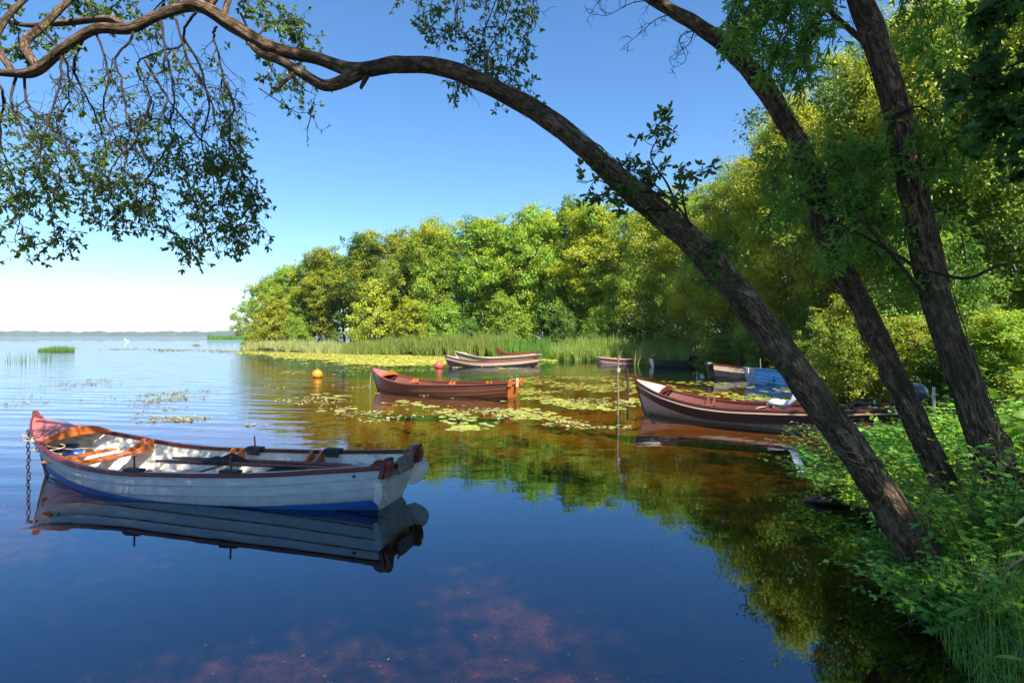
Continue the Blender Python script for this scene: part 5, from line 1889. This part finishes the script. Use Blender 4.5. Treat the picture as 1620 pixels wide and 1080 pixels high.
def reed_bed(name, pts, n, depth, h, w, seed, mat='reed', hfun=None, lean=.24):
    """reeds along a shoreline stretch: pts (px, distance) at the water side"""
    rng = np.random.default_rng(seed)
    px = np.array([p[0] for p in pts], float)
    dd = np.array([p[1] for p in pts], float)
    t = rng.uniform(0, 1, n)
    q = px[0] + (px[-1] - px[0]) * t
    d = np.interp(q, px, dd) + depth * rng.uniform(-.12, 1, n) ** 1 + .35 * np.sin(q * .11) + .2 * np.sin(q * .37) - .8 * np.abs(rng.normal(0, 1, n)) * (patch_noise(q, q, 9.0, seed) > .2)
    x = (q - HX) / FPX * d
    hh = h * .9 * rng.uniform(.4, 1.2, n) * (1 + .22 * patch_noise(x, d, 1.6, seed) + .05 * np.sin(x * 2.3 + 1))
    if hfun is not None:
        hh = hh * np.interp(q, hfun[0], hfun[1])
    z = np.maximum(ground_h(x, d), -.15)
    mb = MB()
    odd = rng.uniform(0, 1, n) < .07
    blades(mb, rng, x[~odd], d[~odd], z[~odd], hh[~odd], w * rng.uniform(.7, 1.3, (~odd).sum()), lean)
    blades(mb, rng, x[odd], d[odd], z[odd], hh[odd] * rng.uniform(1.0, 1.45, odd.sum()), w * rng.uniform(.6, 1.1, odd.sum()), .6, 4)
    return setting(mb.build(name, M[mat], smooth=False), 'stuff')


M['reed_pale'] = leafmat('pale_reed_blade', [(0.16, 0.17, 0.05), (0.24, 0.22, 0.09), (0.12, 0.16, 0.035), (0.28, 0.24, 0.12)], (0.25, 0.28, 0.06), 0.3, gain=1.45)
M['reed_green'] = leafmat('green_reed_blade', [(0.06, 0.13, 0.02), (0.09, 0.16, 0.025), (0.05, 0.11, 0.02)], (0.16, 0.3, 0.03), 0.35, gain=1.6)
reed_bed('reeds', [(540, 61.5), (620, 59), (700, 56), (760, 53.5), (812, 51)], 11000, 4.0, 1.75, .06, 1, 'reed', ([540, 600, 700, 812], [.55, .85, 1.0, 1.1]))
reed_bed('reeds', [(385, 77), (430, 72), (480, 66.5), (560, 62)], 6500, 3.5, 1.1, .055, 2, 'reed_pale', ([385, 470, 560], [.8, 1.1, .8]))
reed_bed('reeds', [(868, 47.5), (920, 46.3), (970, 45), (1040, 42.5), (1090, 39.5)], 8500, 3.0, 1.6, .05, 3, 'reed', ([868, 900, 1000, 1090], [.9, 1.1, .95, .75]))
reed_bed('reeds', [(780, 51.0), (830, 49.5), (872, 48.5)], 3000, 3.0, 1.5, .06, 4, 'reed_green')
reed_bed('reeds', [(1000, 40.4), (1030, 39.6), (1060, 39.0)], 260, 1.0, 1.5, .04, 14, 'reed')
reed_bed('rushes', [(60, 72), (118, 72)], 900, 3.0, 1.05, .055, 5, 'reed_green', ([60, 90, 118], [.6, 1.1, .8]), .18)
reed_bed('rushes', [(8, 43), (40, 43), (82, 46)], 75, 4.0, 1.35, .03, 6, 'reed_green', None, .2)
reed_bed('far_reeds', [(328, 335), (400, 330)], 5200, 12.0, 2.6, .3, 7, 'reed_green')


def pad_mesh(rng, r):
    """a lily pad: slightly wavy round leaf with a slit, thin but solid"""
    n = 15
    a = np.linspace(.16, 2 * math.pi - .16, n)
    rr = r * (1 + .04 * np.sin(3 * a + 1))
    ring = np.stack([np.cos(a) * rr, np.sin(a) * rr * .92, .006 + .006 * np.sin(4 * a)], -1)
    c = np.array([[r * .08, 0, .008]])
    mb = MB()
    mb.addtri(np.vstack([ring, c]), [[i, i + 1, n] for i in range(n - 1)])
    low = ring - np.array([0, 0, .005])
    mb.add(np.vstack([ring, low]), [[i, i + n, i + n + 1, i + 1] for i in range(n - 1)])
    return mb


def flat_leaves(mb, rng, x, y, r, tilt=.05, z=.008):
    n = len(x)
    k = 7
    a = rng.uniform(0, 6.28, n)[:, None] + np.linspace(.2, 6.08, k)[None]
    rr = r[:, None] * (1 + .1 * rng.normal(0, 1, (n, k)))
    tx, ty = rng.normal(0, tilt, n)[:, None], rng.normal(0, tilt, n)[:, None]
    X, Y = np.cos(a) * rr, np.sin(a) * rr * .9
    Z = z + np.abs(X * tx + Y * ty)
    V = np.stack([x[:, None] + X, y[:, None] + Y, Z], -1)
    mb.v.append(V.reshape(-1, 3)); mb.f.append((np.arange(n)[:, None] * k + np.arange(k)[None]) + mb.n)
    mb.mi.append(np.zeros(n, int)); mb.uv.append(np.zeros((n * k, 2))); mb.n += n * k


rng = np.random.default_rng(12)
# zones of pads: px range, distance range, count, patchiness
pads = []
for (x0, x1, d0, d1, n, s, thr) in [(800, 1000, 19.5, 28, 1000, 1.1, .0), (790, 1060, 13.6, 19, 420, .8, .22), (600, 900, 14.0, 17.6, 170, .8, .38), (440, 620, 15, 20, 90, .9, .36),
                                    (1000, 1290, 17.5, 25, 520, 1.1, .1), (440, 560, 29, 33, 60, 1.0, .1), (560, 700, 32, 40, 160, 1.5, .1), (700, 900, 12.0, 14.2, 120, 1.0, .25)]:
    m = n * 4
    q = rng.uniform(x0, x1, m)
    d = 1 / rng.uniform(1 / d1, 1 / d0, m)
    x = (q - HX) / FPX * d
    keep = (patch_noise(x, d, s, x0 * .01) + rng.normal(0, .1, m) > thr) & (shore_dist(x, d) < -.3)
    for xx, yy in list(zip(x[keep], d[keep]))[:n]:
        pads.append((xx, yy))
pads = np.array(pads)
# keep clear of the hulls and of each other
def clear_of(B0, B1, w, p):
    B0, B1 = np.array(B0)[:2], np.array(B1)[:2]
    u = (B1 - B0) / np.linalg.norm(B1 - B0)
    rel = p - B0
    t = rel @ u
    o = np.abs(rel @ np.array([-u[1], u[0]]))
    return (o > w) | (t < -.5) | (t > np.linalg.norm(B1 - B0) + .4)
ok = np.ones(len(pads), bool)
for b0, b1 in ((B2S, B2B), (B3S, B3B), (B5S, B5B), (B6S, B6B), ((9.7, 27.6), (14.6, 28.2)), (B1S, B1B)):
    ok &= clear_of(b0, b1, 1.0, pads)
pads = pads[ok]
order = np.argsort(pads[:, 1])
taken = []
for i in order:
    if all((pads[i][0] - pads[j][0]) ** 2 + (pads[i][1] - pads[j][1]) ** 2 > .2 ** 2 for j in taken[-160:]):
        taken.append(i)
pads = pads[taken]
N_SINGLE = 290
protos = []
for k in range(4):
    o = pad_mesh(rng, .115 + .015 * k).build('lily_pad', M['pad'], smooth=True)
    tag(o, 'round yellow green lily pad floating flat on the brown water between the moored boats', 'lily pad', 'lily pads between the moored boats')
    protos.append(o)
for i, (x, y) in enumerate(pads[:N_SINGLE]):
    o = protos[i] if i < 4 else protos[i % 4].copy()
    if i >= 4:
        COL.objects.link(o)
    o.location = (x, y, .001)
    s = float(rng.uniform(.6, 1.15))
    o.rotation_euler = (float(rng.normal(0, .015)), float(rng.normal(0, .015)), float(rng.uniform(0, 6.28)))
    o.scale = (s, s, 1)
mb = MB()
rest = pads[N_SINGLE:]
flat_leaves(mb, rng, rest[:, 0], rest[:, 1], rng.uniform(.06, .14, len(rest)), .04)
setting(mb.build('lily_pads', M['pad'], smooth=False), 'stuff')
# the yellow mat before the reeds
m = 60000
q = rng.uniform(372, 880, m)
d = 1 / rng.uniform(1 / 74, 1 / 33, m)
front = np.interp(q, [372, 400, 450, 520, 600, 700, 760, 820, 880], [66, 60, 52, 43, 39.5, 39, 42, 43, 43])
back = np.interp(q, [372, 480, 560, 700, 812, 880], [80, 67.5, 62.5, 57.5, 51.5, 48])
x = (q - HX) / FPX * d
keep = (d > front + 4.5 * patch_noise(x, d * .6, 2.9, 1.0) + 1.5 * patch_noise(x, d, .8, 3.0) + rng.normal(0, 1.1, m) * np.where(rng.uniform(0, 1, m) < .12, 3, 1)) & (d < back) & (patch_noise(x, d * .45, 1.7, 4.0) + rng.normal(0, .25, m) > -.6)
q, d, x = q[keep], d[keep], x[keep]
mb = MB()
flat_leaves(mb, rng, x, d, rng.uniform(.10, .26, len(x)), .08, .012)
setting(mb.build('floating_weed', M['weed'], smooth=False), 'stuff')
# small scattered leaves on the open lake
m = 9000
q = rng.uniform(-40, 400, m)
d = 1 / rng.uniform(1 / 27, 1 / 13.2, m)
x = (q - HX) / FPX * d
keep = patch_noise(x, d * .8, 1.9, 2.0) + rng.normal(0, .16, m) > .62
q2 = rng.uniform(120, 420, 5000)
d2 = 1 / rng.uniform(1 / 95, 1 / 62, 5000)
x2 = (q2 - HX) / FPX * d2
k2 = (np.abs(d2 - np.interp(q2, [120, 420], [88, 72])) < 5) & (patch_noise(x2, d2, 3.0, 1.0) > .1)
x, d = np.concatenate([x[keep], x2[k2]]), np.concatenate([d[keep], d2[k2]])
mb = MB()
flat_leaves(mb, rng, x, d, rng.uniform(.02, .065, len(x)) * np.where(d > 40, 2.4, 1), .35, .006)
setting(mb.build('floating_leaves', M['weed_pale'], smooth=False), 'stuff')
m = 5200
q = rng.uniform(390, 1000, m)
d = 1 / rng.uniform(1 / 23, 1 / 12.2, m)
x = (q - HX) / FPX * d
pp = np.stack([x, d], -1)
keep = (patch_noise(x, d * 1.4, 1.5, 6.0) + rng.normal(0, .15, m) > .42) & clear_of(B2S, B2B, .95, pp) & clear_of(B5S, B5B, 1.0, pp)
mb = MB()
flat_leaves(mb, rng, x[keep], d[keep], rng.uniform(.025, .07, keep.sum()), .3, .006)
setting(mb.build('floating_leaves', M['weed_pale'], smooth=False), 'stuff')


# specks of seed, fluff and leaf litter on the near water
x = rng.uniform(-7, 4.5, 420)
d = rng.uniform(2.6, 11, 420)
k = (shore_dist(x, d) < -.1) & clear_of(B1S, B1B, .95, np.stack([x, d], -1))
mb = MB()
flat_leaves(mb, rng, x[k], d[k], np.abs(rng.normal(0, .003, k.sum())) + .0015, .2, .002)
x = rng.uniform(1.0, 4.5, 500)
d = rng.uniform(2.6, 9, 500)
k = (shore_dist(x, d) < -.02) & (shore_dist(x, d) > -.9)
flat_leaves(mb, rng, x[k], d[k], rng.uniform(.003, .011, k.sum()), .25, .003)
setting(mb.build('floating_leaves', M['weed_pale'], smooth=False), 'stuff')


# leaves and twigs lying on the lake bed in the shallows
x = rng.uniform(-6, 4.5, 1100)
d = rng.uniform(2.6, 9, 1100)
k = shore_dist(x, d) < -.1
mb = MB()
flat_leaves(mb, rng, x[k], d[k], rng.uniform(.006, .02, k.sum()), .3, (ground_h(x[k], d[k]) + .012)[:, None])
setting(mb.build('sunken_leaves', M['weed_pale'], smooth=False), 'stuff')


# ------------------------------------------------------------------ plants of the near bank
def bank_points(rng, n, x0, x1, y0, y1, dmin, dmax):
    x, y = rng.uniform(x0, x1, n * 6), rng.uniform(y0, y1, n * 6)
    d = shore_dist(x, y)
    k = (d > dmin) & (d < dmax)
    return x[k][:n], y[k][:n]


def herb(seed, h, spread, nstem, leaf, aspect, shape, per=9, bend=.5, tops=None):
    """a herb or small shrub: arching stems with leaves all along"""
    rng = np.random.default_rng(seed)
    sm, lm = MB(), MB()
    pos, ax, nr, L = [], [], [], []
    for i in range(nstem):
        a = i * 2.4 + rng.uniform(-.5, .5)
        r0 = spread * .25 * rng.uniform(0, 1)
        hh = h * rng.uniform(.55, 1.1)
        out = spread * rng.uniform(.25, 1.0)
        t = np.linspace(0, 1, 7)
        px_ = np.cos(a) * (r0 + out * t ** 1.5)
        py_ = np.sin(a) * (r0 + out * t ** 1.5)
        pz = hh * (t - bend * .45 * t ** 2.5) - .05
        pts = np.stack([px_, py_, pz], -1) + rng.normal(0, .012, (7, 3)) * t[:, None]
        sm.tube(pts, np.linspace(.006, .002, 7), 5, cap=False)
        for j in range(per):
            tt = rng.uniform(.18, 1.0)
            k = min(5, int(tt * 6))
            p = pts[k] + (pts[k + 1] - pts[k]) * (tt * 6 - k)
            b = rng.uniform(0, 6.28)
            d = unit(np.array([math.cos(b), math.sin(b), rng.uniform(-.15, .5)]))
            s = leaf * rng.uniform(.55, 1.2) * (1.1 - .35 * tt)
            st = p + d * s * .35
            pos.append(st); ax.append(d + np.array([0, 0, -.25])); nr.append(np.array([0, 0, 1.0]) + rng.normal(0, .35, 3)); L.append(s)
    lm.leaves(np.array(pos), np.array(ax), np.array(nr), np.array(L), np.array(L) * aspect, shape)
    return sm, lm, rng


def plant(name, loc, spec, mat, label, group=None, cat='plant', stem='stem', rz=0.0):
    sm, lm, rng = herb(*spec)
    root = empty(name, loc, rz, label, cat, group)
    sm.build('stems', M[stem], root)
    lm.build('foliage', M[mat], root, smooth=False)
    return root


def gz(x, y):
    return float(ground_h(np.array([x]), np.array([y]))[0])


def gpl(px, d, dz=0.0):
    x = (px - HX) / FPX * d
    return (x, d, max(gz(x, d), .05) + dz)


PL = [
    ('overhanging_shrub', gpl(1330, 8.1), (1, 0.94, 0.95, 45, .085, .5, 'oval', 22, .7), 'leaf_deep', 'dark small leaved shrub overhanging the water in front of the long boat'),
    ('leafy_herb', gpl(1330, 7.2), (2, 0.69, 0.84, 45, .095, .7, 'lobed', 20, .7), 'leaf_herb', 'fresh green herb spilling over the bank edge left of the arching trunk'),
    ('leafy_herb', gpl(1385, 6.3), (3, 0.75, 0.78, 45, .095, .7, 'lobed', 20, .6), 'leaf_lime', 'bright green herb clump touching the left side of the arching trunk'),
    ('leafy_herb', gpl(1420, 7.4), (4, 0.70, 0.78, 40, .11, .75, 'heart', 18, .5), 'leaf_herb', 'mid green broad leaved clump between arching and middle trunk'),
    ('leafy_herb', gpl(1445, 8.7), (5, 0.65, 0.90, 40, .10, .7, 'heart', 20, .5), 'leaf_lime', 'yellowish green clump under the stern of the long boat'),
    ('lime_shrub', gpl(1545, 4.35), (6, 0.78, 0.69, 59, .07, .75, 'lobed', 26, .45), 'leaf_lime', 'pale lime green bushy herb at the foot of the arching trunk'),
    ('broad_leaved_plant', gpl(1608, 5.5), (7, 1.44, 0.47, 18, .17, .85, 'heart', 7, .3), 'leaf_lime', 'tall plant with very large heart shaped leaves right of the thick trunk'),
    ('leafy_herb', gpl(1500, 7.6), (8, 0.95, 0.84, 40, .10, .6, 'lobed', 20, .4), 'leaf_lime', 'tall light green herb below the steel post'),
    ('leafy_herb', gpl(1600, 4.5), (9, 0.94, 0.62, 35, .09, .65, 'lobed', 18, .4), 'leaf_herb', 'green herb in front of the foot of the thick trunk at the right edge'),
    ('leafy_herb', gpl(1430, 4.75), (10, 0.53, 0.56, 35, .085, .7, 'lobed', 18, .9), 'leaf_herb', 'blue green herb hanging over the bank just below the arching trunk'),
    ('leafy_herb', gpl(1478, 3.9), (11, 0.50, 0.56, 32, .075, .6, 'lobed', 18, .9), 'leaf_herb', 'ragged herb hanging over the dark water below the lime green bush'),
    ('leafy_herb', gpl(1555, 6.4), (12, 1.19, 0.67, 32, .10, .7, 'heart', 18, .4), 'leaf_herb', 'dark green herb between the middle and the thick trunk'),
    ('leafy_herb', gpl(1640, 7.0), (13, 1.50, 0.90, 40, .10, .6, 'lobed', 18, .4), 'leaf_lime', 'waist high light green herbs at the right edge behind the thick trunk'),
    ('leafy_herb', gpl(1385, 8.9), (14, 0.38, 0.84, 35, .09, .6, 'oval', 20, .7), 'leaf_lime', 'low bright herb reaching over the water against the hull of the long boat'),
    ('leafy_herb', gpl(1462, 4.15), (21, .55, .5, 40, .075, .7, 'lobed', 22, .7), 'leaf_herb', 'dense low herb hiding the foot of the arching trunk'),
    ('leafy_herb', gpl(1500, 5.6), (22, .75, .6, 36, .085, .7, 'lobed', 20, .5), 'leaf_lime', 'light green herb between the feet of the arching and the middle trunk'),
    ('leafy_herb', gpl(1570, 3.6), (23, .6, .5, 34, .07, .7, 'lobed', 20, .6), 'leaf_herb', 'green herb in the grass below the lime green bush at the right'),
]
for nm, loc, spec, mat, lab in PL:
    plant(nm, loc, spec, mat, lab, 'herbs and shrubs of the near bank', stem='stem')
# umbels: tall thin stems with pale flower heads
for i, (px, d, h) in enumerate([(1588, 4.6, .95), (1480, 4.3, .6), (1395, 5.35, .5)]):
    lab = ['tall thin umbel plant in front of the thick trunk', 'small pale flowering umbel right of the arching trunk foot', 'pale flowering umbel leaning over the water left of the arching trunk'][i]
    root = empty('umbel_plant', gpl(px, d), i * 1.1, lab, 'plant', 'flowering umbels on the near bank')
    rng = np.random.default_rng(300 + i)
    mb, fb, lb = MB(), MB(), MB()
    st = smooth_path([(0, 0, -.05), (.02, 0, h * .4), (-.01, .03, h * .75), (.0, .05, h)], 5)
    mb.tube(st, np.linspace(.008, .004, len(st)), 6)
    pos = []
    for u in range(3):
        b0 = st[int(len(st) * (.6 + .18 * u)) - 1]
        for a in np.linspace(0, 6.28, 9)[:-1]:
            e = b0 + np.array([math.cos(a) * .06, math.sin(a) * .06, .07 + .02 * math.sin(3 * a)])
            mb.tube([b0, (b0 + e) / 2 + np.array([0, 0, .012]), e], [.002, .0016, .0012], 4, cap=False)
            for _ in range(7):
                pos.append(e + rng.normal(0, .011, 3) * (1, 1, .4))
    pos = np.array(pos)
    mb.build('stems', M['stem'], root)
    fb.leaves(pos, rng.normal(0, 1, (len(pos), 3)) * (1, 1, .2), np.tile([0, 0, 1.0], (len(pos), 1)) + rng.normal(0, .2, (len(pos), 3)), .014, .011, 'quad')
    fb.build('flower_heads', M['weed_pale'], root, smooth=False)
    k = 60
    t = rng.uniform(.1, .8, k)
    b0 = st[(t * (len(st) - 1)).astype(int)]
    a = rng.uniform(0, 6.28, k)
    rr = rng.uniform(.03, .2, k)
    lb.leaves(b0 + np.stack([np.cos(a) * rr, np.sin(a) * rr, .0 * a], -1), np.stack([np.cos(a), np.sin(a), -.3 + 0 * a], -1), np.tile([0, 0, 1.0], (k, 1)) + rng.normal(0, .3, (k, 3)), .08, .045, 'lobed')
    lb.build('foliage', M['leaf_herb'], root, smooth=False)

# low ground cover of leaves all over the near bank, and grass along its edge
rng = np.random.default_rng(400)
x, y = bank_points(rng, 5200, 2.2, 13, 1.4, 14.5, -.12, 3.4)
z = ground_h(x, y)
n = len(x)
mb = MB()
hh = np.abs(rng.normal(0, .2, n)) * (1 + .8 * patch_noise(x, y, .7, 2.0)) + .04
b = rng.uniform(0, 6.28, n)
L = rng.uniform(.05, .11, n)
mb.leaves(np.stack([x, y, np.maximum(z, 0.0) + hh], -1), np.stack([np.cos(b), np.sin(b), rng.uniform(-.6, .2, n)], -1), np.tile([0, 0, 1.0], (n, 1)) + rng.normal(0, .4, (n, 3)), L, L * .7, 'lobed')
x, y = bank_points(rng, 5200, 2.2, 12, 4.2, 14.5, -.05, 2.6)
z = ground_h(x, y)
n = len(x)
hh = np.abs(rng.normal(0, .3, n)) * (1 + .8 * patch_noise(x, y, .9, 5.0)) + .05
b = rng.uniform(0, 6.28, n)
L = rng.uniform(.05, .10, n)
mb.leaves(np.stack([x, y, np.maximum(z, 0.0) + hh], -1), np.stack([np.cos(b), np.sin(b), rng.uniform(-.6, .2, n)], -1), np.tile([0, 0, 1.0], (n, 1)) + rng.normal(0, .4, (n, 3)), L, L * .6, 'oval')
x, y = bank_points(rng, 3600, 2.2, 9, 1.4, 11, -.06, 2.6)
z = ground_h(x, y)
n = len(x)
hh = np.abs(rng.normal(0, .28, n)) + .05
b = rng.uniform(0, 6.28, n)
L = rng.uniform(.07, .17, n)
mb.leaves(np.stack([x, y, np.maximum(z, 0.0) + hh], -1), np.stack([np.cos(b), np.sin(b), rng.uniform(-.7, .5, n)], -1), np.tile([0, 0, 1.0], (n, 1)) + rng.normal(0, .5, (n, 3)), L, L * .22, 'lance', 1)
x, y = bank_points(rng, 900, 2.2, 9, 1.4, 11, -.06, 2.6)
z = ground_h(x, y)
n = len(x)
b = rng.uniform(0, 6.28, n)
L = rng.uniform(.03, .09, n)
mb.leaves(np.stack([x, y, np.maximum(z, 0.0) + np.abs(rng.normal(0, .12, n)) + .01], -1), np.stack([np.cos(b), np.sin(b), rng.uniform(-.7, .5, n)], -1), np.tile([0, 0, 1.0], (n, 1)) + rng.normal(0, .6, (n, 3)), L, L * .5, 'oval', 2)
setting(mb.build('ground_cover', [M['leaf_herb'], M['grass'], M['weed_pale']], smooth=False), 'stuff')
mb = MB()
x, y = bank_points(rng, 14000, 2.0, 5.2, 1.2, 5.2, -.08, 2.4)
z = np.maximum(ground_h(x, y), .0)
d = shore_dist(x, y)
blades(mb, rng, x, y, z, rng.uniform(.22, .55, len(x)) * np.where(d < .35, .9, 1), rng.uniform(.004, .009, len(x)), .55, 4, .9)
x, y = bank_points(rng, 2600, 3, 8, 4.5, 10, -.04, 1.8)
blades(mb, rng, x, y, np.maximum(ground_h(x, y), 0), rng.uniform(.25, .6, len(x)), rng.uniform(.005, .010, len(x)), .4, 4, .8)
setting(mb.build('grass', M['grass'], smooth=False), 'stuff')
mb = MB()
x, y = bank_points(rng, 130, 2.2, 4.6, 2.2, 5.0, .0, 1.6)
z = np.maximum(ground_h(x, y), 0)
for xx, yy, zz in zip(x, y, z):
    h = rng.uniform(.4, .7)
    a = rng.uniform(0, 6.28)
    l = rng.uniform(.05, .3)
    p = smooth_path([(xx, yy, zz), (xx + math.cos(a) * l * .3, yy + math.sin(a) * l * .3, zz + h * .6), (xx + math.cos(a) * l, yy + math.sin(a) * l, zz + h)], 6)
    mb.tube(p, np.concatenate([np.full(8, .0014), np.linspace(.0035, .0015, len(p) - 8)]), 4, cap=False)
setting(mb.build('seeding_grass', M['reed_pale'], smooth=False), 'stuff')

mb = MB()
p = smooth_path([np.array(gpl(1640, 3.55, .42)), np.array(gpl(1600, 3.6, .36)), np.array(gpl(1575, 3.65, .22)), np.array(gpl(1560, 3.7, .05))], 6)
mb.tube(p, np.linspace(.009, .004, len(p)), 7)
for k in (5, 10):
    mb.tube(smooth_path([p[k], p[k] + np.array([-.06, .05, -.03]), p[k] + np.array([-.16, .06, -.14])], 5), np.linspace(.005, .002, 11), 5)
tag(mb.build('fallen_branch', M['old_wood']), 'grey dead branch lying in the bank grass at the right edge', 'branch')
mb = MB()
x, y = bank_points(rng, 260, 2.2, 5.0, 2.0, 6.5, -.05, 1.5)
for xx, yy in zip(x, y):
    zz = max(gz(xx, yy), 0)
    a, l, h = rng.uniform(0, 6.28), rng.uniform(.15, .5), rng.uniform(.03, .4)
    q0 = np.array([xx, yy, zz + .02])
    mb.tube(smooth_path([q0, q0 + np.array([math.cos(a) * l * .5, math.sin(a) * l * .5, h]), q0 + np.array([math.cos(a) * l, math.sin(a) * l, h * rng.uniform(.5, 1.1)])], 4), [.0022] * 5 + [.0015] * 4, 4, cap=False)
setting(mb.build('dead_stems', M['old_wood']), 'stuff')

# ------------------------------------------------------------------ the air over the lake
m, nt, out = newmat('lake_air')
v = nt.nodes.new('ShaderNodeVolumePrincipled')
v.inputs['Color'].default_value = (0.80, 0.88, 1.0, 1)
v.inputs['Density'].default_value = 0.00009
v.inputs['Anisotropy'].default_value = 0.2
nt.links.new(v.outputs[0], out.inputs['Volume'])
mb = MB()
x0, x1, y0, y1, z0, z1 = -9500, 9500, -400, 9500, -8.0, 90.0
Vb = [(x, y, z) for z in (z0, z1) for y in (y0, y1) for x in (x0, x1)]
mb.add(Vb, [[0, 2, 3, 1], [4, 5, 7, 6], [0, 1, 5, 4], [2, 6, 7, 3], [0, 4, 6, 2], [1, 3, 7, 5]])
setting(mb.build('haze', m, smooth=False), 'stuff')
